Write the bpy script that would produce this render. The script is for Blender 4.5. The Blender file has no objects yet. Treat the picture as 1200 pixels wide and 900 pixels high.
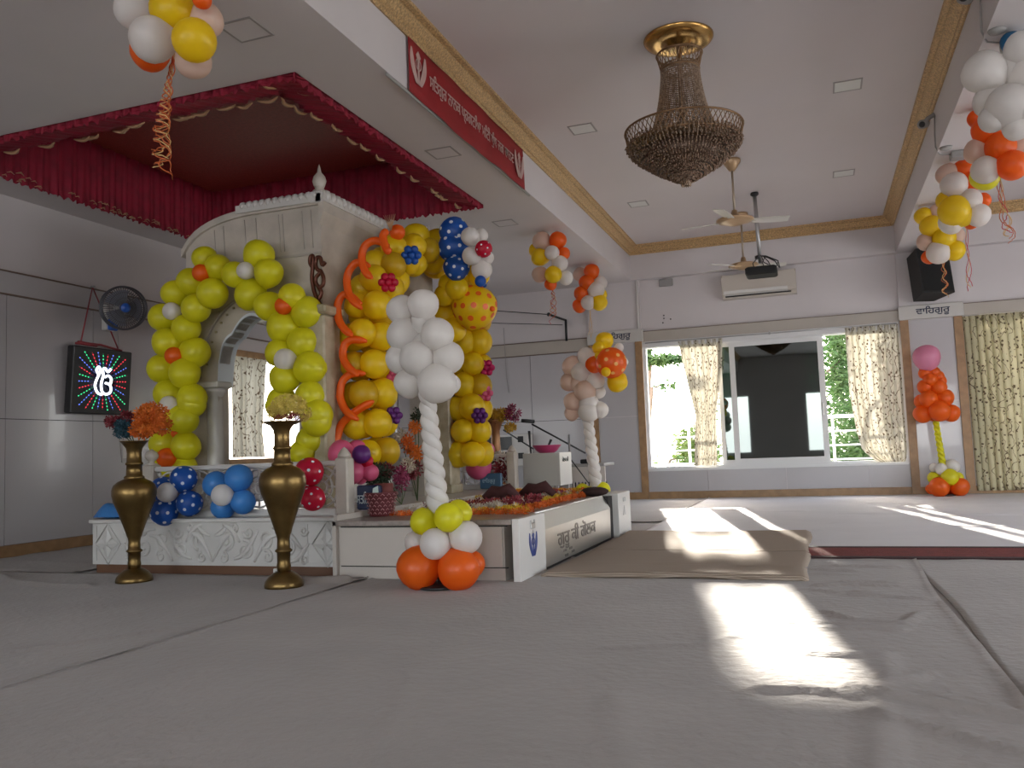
import bpy, math, random
import numpy as np
from mathutils import Vector, Matrix
random.seed(7); NR = np.random.default_rng(11)
SC = bpy.context.scene; COL = SC.collection
PI = math.pi
# ------------------------------------------------------------------ camera, sky, sun, exposure
CAMP = Vector((0, 0, .85)); F = 994.88
def cam_axes(yaw, pit, rol):
    yaw, pit, rol = map(math.radians, (yaw, pit, rol))
    fw = Vector((math.sin(yaw)*math.cos(pit), math.cos(yaw)*math.cos(pit), math.sin(pit)))
    rt = Vector((math.cos(yaw), -math.sin(yaw), 0)); up = rt.cross(fw)
    return rt*math.cos(rol)+up*math.sin(rol), -rt*math.sin(rol)+up*math.cos(rol), fw
RT, UP, FW = cam_axes(-19.64, 4.61, -2.13)
cd = bpy.data.cameras.new('camera'); cam = bpy.data.objects.new('camera', cd); COL.objects.link(cam)
cd.sensor_width = 36; cd.lens = F/1200*36; cd.clip_start = .05; cd.clip_end = 500
m = Matrix((RT, UP, -FW)).transposed().to_4x4(); m.translation = CAMP; cam.matrix_world = m
SC.camera = cam
SC.view_settings.view_transform = 'Standard'; SC.view_settings.look = 'None'
SC.view_settings.gamma = 1; SC.view_settings.use_curve_mapping = False
SC.view_settings.exposure = EXPOSURE = 0.0
SC.cycles.use_denoising = True
SC.cycles.max_bounces = 10; SC.cycles.diffuse_bounces = 6; SC.cycles.transparent_max_bounces = 12
SC.cycles.sample_clamp_indirect = 6
SC.cycles.caustics_reflective = False; SC.cycles.caustics_refractive = False
W = bpy.data.worlds.new('sky'); SC.world = W; W.use_nodes = True
nt = W.node_tree; bg = nt.nodes['Background']
sky = nt.nodes.new('ShaderNodeTexSky'); sky.sky_type = 'NISHITA'; sky.sun_disc = False
sky.sun_elevation = math.radians(38); sky.sun_rotation = math.radians(-20); sky.air_density = 1.0; sky.dust_density = 3.0
mixc = nt.nodes.new('ShaderNodeMix'); mixc.data_type = 'RGBA'; mixc.inputs[0].default_value = .55
mixc.inputs[7].default_value = (3.6, 3.75, 4.0, 1)
nt.links.new(sky.outputs[0], mixc.inputs[6]); nt.links.new(mixc.outputs[2], bg.inputs[0])
bg.inputs[1].default_value = 1.9
sd = bpy.data.lights.new('sun', 'SUN'); sun = bpy.data.objects.new('sun', sd); COL.objects.link(sun)
sd.energy = 30; sd.angle = math.radians(.8); sd.color = (1, .93, .82)
SUN = Vector((.2, -1, -.228)); sun.rotation_euler = (-SUN).to_track_quat('Z', 'Y').to_euler()
def portal(name, loc, rot, sx, sy):
    l = bpy.data.lights.new(name, 'AREA'); l.shape = 'RECTANGLE'; l.size = sx; l.size_y = sy
    l.cycles.is_portal = True
    o = bpy.data.objects.new(name, l); o.location = loc; o.rotation_euler = rot; COL.objects.link(o)
portal('window_area_light', (-.7, 14.12, 1.5), (-PI/2, 0, 0), 3.9, 2.1)
portal('window_area_light', (4.4, 14.12, 1.3), (-PI/2, 0, 0), 4.6, 2.6)
portal('window_area_light', (-7.75, 10.6, 1.6), (0, -PI/2, 0), 1.5, 2.2)
def daylight_fill(loc, rot, sx, sy, power, col=(1, .97, .93)):      # area lamps added as fill in the unseen windows beside and behind the camera
    l = bpy.data.lights.new('window_area_light', 'AREA'); l.shape = 'RECTANGLE'; l.size = sx; l.size_y = sy; l.energy = power; l.color = col
    o = bpy.data.objects.new('window_area_light', l); o.location = loc; o.rotation_euler = rot; COL.objects.link(o)
daylight_fill((7.2, 3.5, 1.55), (0, PI/2, 0), 2.2, 4.6, 90); daylight_fill((7.2, 9.2, 1.55), (0, PI/2, 0), 2.2, 3.6, 70)
daylight_fill((-4.6, -6.2, 1.6), (PI/2, 0, 0), 4.4, 2.3, 90); daylight_fill((2.2, -6.2, 1.6), (PI/2, 0, 0), 5.2, 2.3, 120)

# ------------------------------------------------------------------ helpers
def ray(x, y): return RT*((x-600)/F) + UP*(-(y-450)/F) + FW
def at(x, y, Y=None, X=None, Z=None):
    d = ray(x, y)
    t = (Y-CAMP.y)/d.y if Y is not None else (X-CAMP.x)/d.x if X is not None else (Z-CAMP.z)/d.z
    return CAMP + d*t
def size_at(p, px): return (Vector(p)-CAMP).dot(FW)*px/F
class MB:
    def __init__(s): s.v = []; s.f = []; s.m = []; s.s = []
    def add(s, v, f, mi=0, sm=False, M=None):
        b = len(s.v)
        s.v += [tuple(M @ Vector(p)) if M else tuple(p) for p in v]
        s.f += [[i+b for i in q] for q in f]; s.m += [mi]*len(f); s.s += [sm]*len(f); return s
    def box(s, x0, x1, y0, y1, z0, z1, mi=0, M=None):
        v = [(x, y, z) for z in (z0, z1) for y in (y0, y1) for x in (x0, x1)]
        return s.add(v, [(0,2,3,1),(4,5,7,6),(0,1,5,4),(1,3,7,5),(3,2,6,7),(2,0,4,6)], mi, False, M)
    def bevbox(s, x0, x1, y0, y1, z0, z1, b=.01, mi=0, M=None):
        v = []; 
        for z, k in ((z0, b), (z0+b, 0), (z1-b, 0), (z1, b)):
            xa, xb, ya, yb = x0+k, x1-k, y0+k, y1-k; c = b
            v += [(xa+c, ya, z), (xb-c, ya, z), (xb, ya+c, z), (xb, yb-c, z), (xb-c, yb, z), (xa+c, yb, z), (xa, yb-c, z), (xa, ya+c, z)]
        f = [tuple(range(7, -1, -1)), tuple(range(24, 32))]
        for r in range(3):
            for i in range(8): j = (i+1) % 8; f.append((r*8+i, r*8+j, r*8+8+j, r*8+8+i))
        return s.add(v, f, mi, False, M)
    def tube(s, pts, r, n=8, mi=0, caps=True, sm=True, M=None):
        pts = [Vector(p) for p in pts]; k = len(pts); rr = r if isinstance(r, (list, tuple)) else [r]*k
        v = []; up = None
        for i, p in enumerate(pts):
            t = (pts[min(i+1, k-1)]-pts[max(i-1, 0)])
            t = t.normalized() if t.length > 1e-9 else Vector((0, 0, 1))
            if up is None: up = t.orthogonal().normalized()
            else:
                up = up-t*up.dot(t); up = up.normalized() if up.length > 1e-6 else t.orthogonal().normalized()
            w = t.cross(up)
            for a in range(n): A = 2*PI*a/n; v.append(p+(up*math.cos(A)+w*math.sin(A))*rr[i])
        f = [(i*n+a, i*n+(a+1) % n, (i+1)*n+(a+1) % n, (i+1)*n+a) for i in range(k-1) for a in range(n)]
        if caps: f += [tuple(range(n-1, -1, -1)), tuple(range((k-1)*n, k*n))]
        return s.add(v, f, mi, sm, M)
    def lathe(s, prof, c=(0, 0, 0), n=32, mi=0, sm=True, M=None):
        v = []; f = []; k = len(prof)
        for r, z in prof:
            for a in range(n): A = 2*PI*a/n; v.append((c[0]+r*math.cos(A), c[1]+r*math.sin(A), c[2]+z))
        f = [(i*n+a, i*n+(a+1) % n, (i+1)*n+(a+1) % n, (i+1)*n+a) for i in range(k-1) for a in range(n)]
        if prof[0][0] > 1e-4: f.append(tuple(range(n-1, -1, -1)))
        if prof[-1][0] > 1e-4: f.append(tuple(range((k-1)*n, k*n)))
        return s.add(v, f, mi, sm, M)
    def ball(s, c, r, n=10, mi=0, sc=(1, 1, 1), M=None):
        v = [(c[0], c[1], c[2]-r*sc[2])]; h = n//2
        for i in range(1, h):
            B = PI*i/h
            for a in range(n): A = 2*PI*a/n; v.append((c[0]+r*sc[0]*math.sin(B)*math.cos(A), c[1]+r*sc[1]*math.sin(B)*math.sin(A), c[2]-r*sc[2]*math.cos(B)))
        v.append((c[0], c[1], c[2]+r*sc[2])); L = len(v)-1
        f = [(0, 1+(a+1) % n, 1+a) for a in range(n)] + [(L, L-n+a, L-n+(a+1) % n) for a in range(n)]
        f += [(1+i*n+a, 1+i*n+(a+1) % n, 1+(i+1)*n+(a+1) % n, 1+(i+1)*n+a) for i in range(h-2) for a in range(n)]
        return s.add(v, f, mi, True, M)
    def oct(s, c, r, rz=None, mi=0):
        rz = rz or r; x, y, z = c
        v = [(x+r, y, z), (x, y+r, z), (x-r, y, z), (x, y-r, z), (x, y, z+rz), (x, y, z-rz)]
        return s.add(v, [(0,1,4),(1,2,4),(2,3,4),(3,0,4),(1,0,5),(2,1,5),(3,2,5),(0,3,5)], mi)
    def prism(s, poly, a0, a1, axis='y', mi=0, M=None):
        n = len(poly)
        def P(u, w, a): return (u, a, w) if axis == 'y' else (a, u, w) if axis == 'x' else (u, w, a)
        v = [P(u, w, a0) for u, w in poly]+[P(u, w, a1) for u, w in poly]
        f = [tuple(range(n)), tuple(range(2*n-1, n-1, -1))]+[(i, i+n, (i+1) % n+n, (i+1) % n) for i in range(n)]
        return s.add(v, f, mi, False, M)
    def grid(s, P, nu, nv, mi=0, sm=True, wrap=False):
        v = [P(i, j) for j in range(nv) for i in range(nu)]
        f = [(j*nu+i, j*nu+(i+1) % nu, (j+1)*nu+(i+1) % nu, (j+1)*nu+i) for j in range(nv-1) for i in range(nu if wrap else nu-1)]
        return s.add(v, f, mi, sm)
    def mesh(s, name, mats):
        me = bpy.data.meshes.new(name); me.from_pydata(s.v, [], s.f)
        for mt in (mats if isinstance(mats, (list, tuple)) else [mats]): me.materials.append(mt)
        me.polygons.foreach_set('material_index', s.m); me.polygons.foreach_set('use_smooth', s.s); me.update()
        return me
    def build(s, name, mats, parent=None):
        o = bpy.data.objects.new(name, s.mesh(name, mats)); COL.objects.link(o)
        if parent: o.parent = parent; o.matrix_parent_inverse = Matrix.Translation(-parent.location) if parent.type == 'EMPTY' and parent.parent is None else Matrix.Identity(4)
        return o
def recalc(o):
    import bmesh
    b = bmesh.new(); b.from_mesh(o.data); bmesh.ops.recalc_face_normals(b, faces=b.faces); b.to_mesh(o.data); b.free()
def tag(o, label, cat, group=None, kind=None):
    if label: o['label'] = label
    if cat: o['category'] = cat
    if group: o['group'] = group
    if kind: o['kind'] = kind
    return o
def struct(mb, name, mats): o = mb.build(name, mats); o['kind'] = 'structure'; recalc(o); return o
def thing(name, loc, label, cat, group=None):
    o = bpy.data.objects.new(name, None); o.location = loc; o.empty_display_size = .1; COL.objects.link(o)
    return tag(o, label, cat, group)
def part(parent, me, name, loc=(0, 0, 0), rot=None, scale=(1, 1, 1), label=None):
    """a part whose mesh is shared; loc is in world coordinates"""
    o = bpy.data.objects.new(name, me); COL.objects.link(o); o.parent = parent
    o.location = Vector(loc)-parent.location; o.scale = scale
    if rot: o.rotation_mode = 'QUATERNION'; o.rotation_quaternion = rot
    if label: o['label'] = label
    return o

# ------------------------------------------------------------------ materials
def mat(name, c, rough=.5, metal=0., var=0., vscale=4., bump=0., bscale=40., coat=0., trans=0., spec=.5, c2=None, emit=0., sheen=0.):
    M = bpy.data.materials.new(name); M.use_nodes = True; n = M.node_tree.nodes; L = M.node_tree.links
    b = n['Principled BSDF']; b.inputs['Base Color'].default_value = (*c, 1); b.inputs['Roughness'].default_value = rough
    b.inputs['Metallic'].default_value = metal; b.inputs['Coat Weight'].default_value = coat; b.inputs['Specular IOR Level'].default_value = spec
    if sheen: b.inputs['Sheen Weight'].default_value = sheen
    if emit: b.inputs['Emission Color'].default_value = (*c, 1); b.inputs['Emission Strength'].default_value = emit
    tc = n.new('ShaderNodeTexCoord')
    if var or c2:
        t = n.new('ShaderNodeTexNoise'); t.inputs['Scale'].default_value = vscale; t.inputs['Detail'].default_value = 5
        L.new(tc.outputs['Object'], t.inputs['Vector'])
        mx = n.new('ShaderNodeMix'); mx.data_type = 'RGBA'
        rp = n.new('ShaderNodeMapRange'); rp.inputs[1].default_value = .35; rp.inputs[2].default_value = .65
        L.new(t.outputs[0], rp.inputs[0]); L.new(rp.outputs[0], mx.inputs[0])
        mx.inputs[6].default_value = (*c, 1); mx.inputs[7].default_value = (*(c2 or tuple(x*(1-var) for x in c)), 1)
        L.new(mx.outputs[2], b.inputs['Base Color'])
    if bump:
        t = n.new('ShaderNodeTexNoise'); t.inputs['Scale'].default_value = bscale; t.inputs['Detail'].default_value = 6
        L.new(tc.outputs['Object'], t.inputs['Vector'])
        bp = n.new('ShaderNodeBump'); bp.inputs['Strength'].default_value = bump; bp.inputs['Distance'].default_value = .02
        L.new(t.outputs[0], bp.inputs['Height']); L.new(bp.outputs[0], b.inputs['Normal'])
    if trans:
        tr = n.new('ShaderNodeBsdfTranslucent'); tr.inputs[0].default_value = (*c, 1); ms = n.new('ShaderNodeMixShader'); ms.inputs[0].default_value = trans
        L.new(b.outputs[0], ms.inputs[1]); L.new(tr.outputs[0], ms.inputs[2]); L.new(ms.outputs[0], n['Material Output'].inputs[0])
    return M
PAINT = mat('white paint', (.60, .56, .56), .55, var=.05, vscale=1.2, bump=.03, bscale=90)
CEIL = mat('ceiling paint', (.60, .55, .55), .6, var=.04, vscale=.8)
PANEL = mat('glossy laminate panel', (.47, .45, .46), .16, var=.05, vscale=.7, coat=.3)
BAND = mat('beige band', (.42, .38, .33), .4, var=.06)
WOOD = mat('wood strip', (.36, .21, .10), .4, var=.25, vscale=9, bump=.05)
MOLD = mat('gilded wood moulding', (.66, .43, .20), .42, var=.5, vscale=60, bump=.8, bscale=55, metal=.25)
DARK = mat('dark gap', (.02, .018, .018), .8)
BLACK = mat('black plastic', (.012, .012, .013), .4)
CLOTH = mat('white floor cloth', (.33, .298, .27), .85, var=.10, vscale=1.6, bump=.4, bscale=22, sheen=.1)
CLOTH_LIT = mat('window lit far floor cloth', (.66, .65, .66), .7, var=.06, vscale=1.6, bump=.2, bscale=26)  # same white cloth, lightened in colour for window light and ceiling bounce
MARBLE = mat('white marble', (.58, .56, .53), .35, var=.12, vscale=3.5, bump=.04, bscale=30)
CREAM = mat('cream marble', (.50, .45, .39), .4, var=.2, vscale=5, bump=.1)
LAM = mat('cream laminate', (.50, .45, .40), .3, var=.04)
WHITEP = mat('white plastic', (.62, .60, .57), .35)
ALU = mat('white window frame', (.66, .66, .66), .3)
STEEL = mat('brushed steel', (.78, .76, .72), .36, 1, bump=.05, bscale=20)
CHROME = mat('grey steel pipe', (.45, .45, .45), .35, .9)
GOLD = mat('polished gold', (.62, .36, .11), .25, .85, var=.35, vscale=8)
REDV = mat('crimson cloth', (.30, .006, .03), .75, var=.3, vscale=9, bump=.3, bscale=18)
REDC = mat('sequinned red cloth', (.34, .05, .035), .5, var=.3, vscale=30, bump=.3, bscale=160)
TRIM = mat('gold trim ribbon', (.50, .30, .17), .35, .4)
BANNER = mat('red banner cloth', (.30, .008, .012), .7, var=.15)
def balloon_mat(name, c, rough=.38, tr=.42):
    return mat(name, c, rough, trans=tr, coat=.06)
# ------------------------------------------------------------------ the room
XL, XR, YF, YB = -7.6, 7.0, -6.0, 14.0
ZS, ZC, ZM = 3.64, 4.2, 4.06
struct(MB().box(XL-.25, XR+.25, YF-.25, YB+.25, -.25, 0), 'floor', mat('floor covering', (.42, .40, .38), .8, var=.08))
def wall_x(name, x, sg, holes):      # wall in the YZ plane, body on the outer side; holes (y0,y1,z0,z1)
    b = MB(); y = YF-.25; x0, x1 = sorted((x, x+sg*.25))
    for (a, c, z0, z1) in sorted(holes):
        b.box(x0, x1, y, a, 0, 4.6); b.box(x0, x1, a, c, 0, z0); b.box(x0, x1, a, c, z1, 4.6); y = c
    b.box(x0, x1, y, YB+.25, 0, 4.6); return struct(b, name, PAINT)
def wall_y(name, yy, sg, holes):
    b = MB(); x = XL; y0, y1 = sorted((yy, yy+sg*.25))
    for (a, c, z0, z1) in sorted(holes):
        b.box(x, a, y0, y1, 0, 4.6); b.box(a, c, y0, y1, 0, z0); b.box(a, c, y0, y1, z1, 4.6); x = c
    b.box(x, XR, y0, y1, 0, 4.6); return struct(b, name, PAINT)
wall_x('wall_left', XL, -1, [(9.6, 11.6, .9, 2.33)])
wall_x('wall_right', XR, 1, [(1.2, 5.8, .45, 2.65), (7.4, 11.0, .45, 2.65)])
wall_y('wall_back', YB, 1, [(-2.66, 1.25, .48, 2.54), (2.2, 6.4, .06, 2.6)])
wall_y('wall_front', YF, -1, [(-6.8, -2.4, .45, 2.75), (-.4, 4.8, .45, 2.75)])
# ceiling: main tray, side tray, soffits with faces, canopy recess
CX0, CX1, CY0, CY1 = -7.1, -3.38, 5.07, 8.75
b = MB()
b.box(XL-.2, XR+.2, YF-.2, YB+.2, 4.6, 4.75)
b.box(-2.78, 1.275, YF, YB-.12, ZC, 4.6); b.box(2.08, XR, YF, YB-.12, ZC, 4.6)
struct(b, 'ceiling', CEIL)
b = MB()
b.box(XL, -2.78, YF, CY0, ZS, 4.6); b.box(XL, -2.78, CY1, YB, ZS, 4.6)
b.box(XL, CX0, CY0, CY1, ZS, 4.6); b.box(CX1, -2.78, CY0, CY1, ZS, 4.6); b.box(CX0, CX1, CY0, CY1, 4.42, 4.6)
struct(b, 'ceiling_soffit_left', PAINT)
struct(MB().box(1.275, 2.08, YF, YB, ZS, 4.6), 'ceiling_beam_right', PAINT)
b = MB(); b.box(-2.78, 1.275, YB-.12, YB, ZS, 4.6); b.box(2.08, XR, YB-.12, YB, ZS, 4.6)
struct(b, 'ceiling_beam_back', PAINT)
# mouldings: stepped profile swept round each tray
def mould(path, name, inward):
    prof = [(0, ZM), (.02, ZM-.005), (.035, ZM+.01), (.035, ZM+.035), (.06, ZM+.05), (.095, ZM+.085), (.105, ZM+.10), (.105, ZM+.112), (.15, ZM+.118), (.155, ZC), (0, ZC)]
    b = MB(); n = len(prof)
    for (p, q), (dp, dq) in path:
        v = [(p[0]+dp[0]*u, p[1]+dp[1]*u, z) for u, z in prof]+[(q[0]+dq[0]*u, q[1]+dq[1]*u, z) for u, z in prof]
        b.add(v, [(i, (i+1) % n, n+(i+1) % n, n+i) for i in range(n)])
    return struct(b, name, MOLD)
A, B_, C_, D = (-2.78, YF), (-2.78, YB-.12), (1.275, YB-.12), (1.275, YF)
mould([((A, B_), ((1, 1), (1, -1)))], 'trim_1', 1)
mould([((B_, C_), ((1, -1), (-1, -1)))], 'trim_2', 1)
mould([((C_, D), ((-1, -1), (-1, 1)))], 'trim_3', 1)
mould([(((2.08, YB-.12), (XR, YB-.12)), ((1, -1), (-1, -1))), (((2.08, YF), (2.08, YB-.12)), ((1, 1), (1, -1)))], 'trim_4', 1)
b = MB(); b.box(-2.7, 1.25, YB-.135, YB-.12, ZS, ZS+.05); b.box(2.1, XR, YB-.135, YB-.12, ZS, ZS+.05)
struct(b, 'trim_5', PAINT)
# wall panels (thin slabs with joints), bands, baseboards
def panels(name, plane, sg, spans, zs, step, axis, start=None):
    b = MB(); g = .0035
    for (a, c) in spans:
        e = [a]; k = (start if start is not None else a)
        while k <= a: k += step
        while k < c-.05: e.append(k); k += step
        e.append(c)
        for u0, u1 in zip(e, e[1:]):
            for z0, z1 in zs:
                p0, p1 = sorted((plane, plane+sg*.012))
                if axis == 'x': b.box(u0+g, u1-g, p0, p1, z0+g, z1-g)
                else: b.box(p0, p1, u0+g, u1-g, z0+g, z1-g)
    return struct(b, name, PANEL)
struct(MB().box(XL, XL+.004, YF, 9.5, .1, 2.62).box(XL, XL+.004, 11.7, YB, .1, 2.62), 'trim_6', DARK)
panels('wall_left_panelling', XL+.004, 1, [(YF, 9.5), (11.7, YB)], [(.12, 1.37), (1.37, 2.62)], 1.083, 'y', .825-5*1.083)
panels('wall_left_sill_panelling', XL+.004, 1, [(9.5, 11.7)], [(.12, .82)], 1.1, 'y')
b = MB(); b.box(XL, XL+.03, YF, YB, 2.63, 2.85); struct(b, 'trim_7', PANEL)
b = MB(); b.box(XL, XL+.04, YF, YB, 2.85, 2.865); b.box(XL, XL+.04, YF, YB, 2.615, 2.63); struct(b, 'trim_8', mat('brown edge', (.16, .11, .08), .5))
struct(MB().box(XL, XL+.03, YF, YB, 0, .12), 'baseboard_left', WOOD)
struct(MB().box(XL, -3.56, YB-.004, YB, .1, 2.6), 'trim_9', DARK)
panels('wall_back_panelling', YB-.004, -1, [(XL, -3.56)], [(.12, 1.37), (1.37, 2.52)], 1.08, 'x', -3.56-4.32)
panels('wall_back_sill_panelling', YB-.004, -1, [(-2.66, 1.27)], [(.12, .47)], 1.2, 'x', -2.9)
b = MB()
b.box(XL, -3.56, YB-.03, YB, 2.53, 2.74); b.box(-2.66, 1.25, YB-.05, YB, 2.6, 2.77); b.box(2.1, XR, YB-.05, YB, 2.62, 2.79)
struct(b, 'trim_10', BAND)
b = MB(); b.box(XL, -3.56, YB-.04, YB, 2.74, 2.755); b.box(XL, -3.56, YB-.04, YB, 2.515, 2.53); b.box(-2.66, 1.25, YB-.055, YB, 2.77, 2.78); b.box(2.1, XR, YB-.055, YB, 2.79, 2.8)
struct(b, 'trim_11', mat('brown edge line', (.12, .08, .06), .5))
struct(MB().box(XL, XR, YB-.03, YB, 0, .12), 'baseboard_back', WOOD)
# pillars
for i, (x0, x1) in enumerate(((-3.56, -2.66), (1.27, 2.1))):
    struct(MB().box(x0, x1, YB-.06, YB, 0, ZS), 'pillar_%d' % (i+1), PAINT)
    b = MB(); b.box(x0-.005, x0+.11, YB-.09, YB-.06, .12, 2.61); b.box(x1-.11, x1+.005, YB-.09, YB-.06, .12, 2.61); b.box(x0-.005, x1+.005, YB-.095, YB-.06, 0, .12)
    struct(b, 'trim_%d' % (12+i), WOOD)
    struct(MB().box(x0+.115, x1-.115, YB-.072, YB-.06, .125, 1.37).box(x0+.115, x1-.115, YB-.072, YB-.06, 1.377, 2.6), 'trim_%d' % (14+i), PANEL)
    struct(MB().bevbox(x0-.02, x1+.03, YB-.11, YB, 2.61, 2.82, .008), 'trim_%d' % (16+i), mat('pillar cap', (.52, .50, .47), .4))
b = MB(); b.tube([(-2.7, YB-.08, 2.82), (-2.7, YB-.08, 3.64)], .014); struct(b, 'trim_18', WHITEP)

# window: back, sliding, with a tinted pane in the middle
def glass(name, c, refl):
    M = bpy.data.materials.new(name); M.use_nodes = True; n = M.node_tree.nodes; L = M.node_tree.links; n.remove(n['Principled BSDF'])
    t = n.new('ShaderNodeBsdfTransparent'); t.inputs[0].default_value = (*c, 1); g = n.new('ShaderNodeBsdfGlossy'); g.inputs['Roughness'].default_value = .02
    g.inputs[0].default_value = (.9, 1, .95, 1)
    mx = n.new('ShaderNodeMixShader'); mx.inputs[0].default_value = refl; L.new(t.outputs[0], mx.inputs[1]); L.new(g.outputs[0], mx.inputs[2]); L.new(mx.outputs[0], n['Material Output'].inputs[0])
    return M
CLEAR = glass('clear window glass', (.93, .96, .95), .05)
TINT = glass('dark green reflective glass', (.02, .045, .035), .13)
def frame(b, x0, x1, z0, z1, y0, y1, w):
    b.box(x0, x1, y0, y1, z0, z0+w); b.box(x0, x1, y0, y1, z1-w, z1); b.box(x0, x0+w, y0, y1, z0+w, z1-w); b.box(x1-w, x1, y0, y1, z0+w, z1-w)
b = MB(); frame(b, -2.66, 1.25, .48, 2.54, 14.0, 14.12, .05); b.box(-2.66, 1.25, 13.95, 14.0, 2.5, 2.6); b.box(-2.66, 1.25, 13.95, 14.02, .455, .49)
struct(b, 'window_1', ALU)
sash = thing('sliding_sash', (-.56, 14.06, .53), 'closed white sliding sash with dark green mirror glass in the middle of the window', 'window sash')
b = MB(); frame(b, -1.27, .16, .53, 2.5, 14.04, 14.075, .085); b.build('sash_frame', ALU, sash)
MB().box(-1.19, .08, 14.055, 14.06, .61, 2.42).build('pane', TINT, sash)
MB().bevbox(.09, .115, 14.02, 14.04, 1.25, 1.45, .005).build('handle', CHROME, sash)
sash = thing('sliding_sash', (-1.4, 14.1, .53), 'white sliding sash edge showing just left of the dark mirror pane', 'window sash')
b = MB(); frame(b, -1.47, -.1, .53, 2.5, 14.085, 14.115, .07); b.build('sash_frame', ALU, sash)
MB().box(-1.4, -.17, 14.098, 14.102, .6, 2.43).build('pane', TINT, sash)
b = MB(); frame(b, 2.2, 6.4, .06, 2.6, 14.0, 14.12, .06); b.box(4.2, 4.3, 14.0, 14.1, .1, 2.55); struct(b, 'window_2', ALU)
b = MB(); b.box(XL-.05, XL+.03, 9.5, 9.6, .8, 2.43); b.box(XL-.05, XL+.03, 11.6, 11.7, .8, 2.43); b.box(XL-.05, XL+.03, 9.6, 11.6, 2.33, 2.43); b.box(XL-.05, XL+.03, 9.6, 11.6, .8, .9)
struct(b, 'window_3', WOOD)
b = MB()
for x0, x1, k in ((-6.8, -2.4, 3), (-.4, 4.8, 3)):
    frame(b, x0, x1, .45, 2.75, -6.1, -6.04, .07)
    for q in range(1, k): x = x0+(x1-x0)*q/k; b.box(x-.04, x+.04, -6.1, -6.04, .45, 2.75)
struct(b, 'window_4', ALU)
b = MB()
for y0, y1 in ((1.2, 5.8), (7.4, 11.0)):
    for y in (y0+.035, (y0+y1)/2, y1-.035): b.box(7.04, 7.1, y-.035, y+.035, .45, 2.65)
    b.box(7.04, 7.1, y0, y1, .45, .52); b.box(7.04, 7.1, y0, y1, 2.58, 2.65)
struct(b, 'window_5', ALU)

# curtains
def curtain_mat(name, base, mot, tr):
    M = mat(name, base, .8); n = M.node_tree.nodes; L = M.node_tree.links; b = n['Principled BSDF']
    tc = n.new('ShaderNodeTexCoord'); uv = n.new('ShaderNodeMapping'); L.new(tc.outputs['UV'], uv.inputs[0])
    v = n.new('ShaderNodeTexVoronoi'); v.inputs['Scale'].default_value = 17; v.inputs['Randomness'].default_value = .75; L.new(uv.outputs[0], v.inputs['Vector'])
    nz = n.new('ShaderNodeTexNoise'); nz.inputs['Scale'].default_value = 45; L.new(uv.outputs[0], nz.inputs['Vector'])
    ad = n.new('ShaderNodeMath'); ad.operation = 'MULTIPLY_ADD'; ad.inputs[1].default_value = .55; L.new(nz.outputs[0], ad.inputs[0]); L.new(v.outputs['Distance'], ad.inputs[2])
    cr = n.new('ShaderNodeMapRange'); cr.inputs[1].default_value = .50; cr.inputs[2].default_value = .60; L.new(ad.outputs[0], cr.inputs[0])
    # curling stems between the motifs
    w = n.new('ShaderNodeTexWave'); w.inputs['Scale'].default_value = 2.2; w.inputs['Distortion'].default_value = 9; w.inputs['Detail Scale'].default_value = 2.2; L.new(uv.outputs[0], w.inputs['Vector'])
    c2 = n.new('ShaderNodeMapRange'); c2.inputs[1].default_value = .0; c2.inputs[2].default_value = .035; L.new(w.outputs[1], c2.inputs[0])
    mn = n.new('ShaderNodeMath'); mn.operation = 'MINIMUM'; L.new(cr.outputs[0], mn.inputs[0]); L.new(c2.outputs[0], mn.inputs[1])
    mx = n.new('ShaderNodeMix'); mx.data_type = 'RGBA'; mx.inputs[6].default_value = (*mot, 1); mx.inputs[7].default_value = (*base, 1)
    L.new(mn.outputs[0], mx.inputs[0]); L.new(mx.outputs[2], b.inputs['Base Color'])
    t = n.new('ShaderNodeBsdfTranslucent'); L.new(mx.outputs[2], t.inputs[0]); ms = n.new('ShaderNodeMixShader'); ms.inputs[0].default_value = tr
    L.new(b.outputs[0], ms.inputs[1]); L.new(t.outputs[0], ms.inputs[2]); L.new(ms.outputs[0], n['Material Output'].inputs[0])
    return M
CURT = curtain_mat('flowered beige curtain', (.50, .47, .385), (.09, .055, .03), .16)
CURTD = curtain_mat('flowered olive curtain', (.40, .36, .23), (.07, .045, .02), .13)
def curtain(name, rows, folds, depth, y, label, axis='x', group=None, seed=0, ax=0, cm=None):
    """rows: (z, left, right) from top to bottom"""
    b = MB(); nu = folds*12+1; nz = 40; rs = random.Random(seed); ph = [rs.uniform(0, 6) for _ in range(4)]
    zs = [r[0] for r in rows]; top, bot = zs[0], zs[-1]; uvs = []
    W0 = rows[0][2]-rows[0][1]
    def P(i, j):
        z = top+(bot-top)*j/(nz-1)
        l = np.interp(-z, [-q for q in zs], [q[1] for q in rows]); r = np.interp(-z, [-q for q in zs], [q[2] for q in rows])
        t = i/(nu-1); s = (r-l)/W0
        a = t*folds*2*PI+ph[0]+.6*math.sin(t*9+ph[1])+.25*math.sin(z*2.2+ph[2])
        d = depth*(.8+.35*math.sin(t*13+ph[3]))*math.sin(a)*(.75+.25*min(1, (top-z)*2))
        x = l+(r-l)*(t+.012*math.sin(a*1.0+1.2))
        uvs.append((t*W0*1.7, z))
        return (x, y+d, z) if axis == 'x' else (ax+d, x, z)
    b.grid(P, nu, nz); o = b.build(name, cm or CURT); me = o.data
    ul = me.uv_layers.new(name='UVMap'); vi = np.zeros(len(me.loops), dtype=int); me.loops.foreach_get('vertex_index', vi)
    ul.data.foreach_set('uv', np.array(uvs)[vi].ravel())
    return tag(o, label, 'curtain', group)
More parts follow.
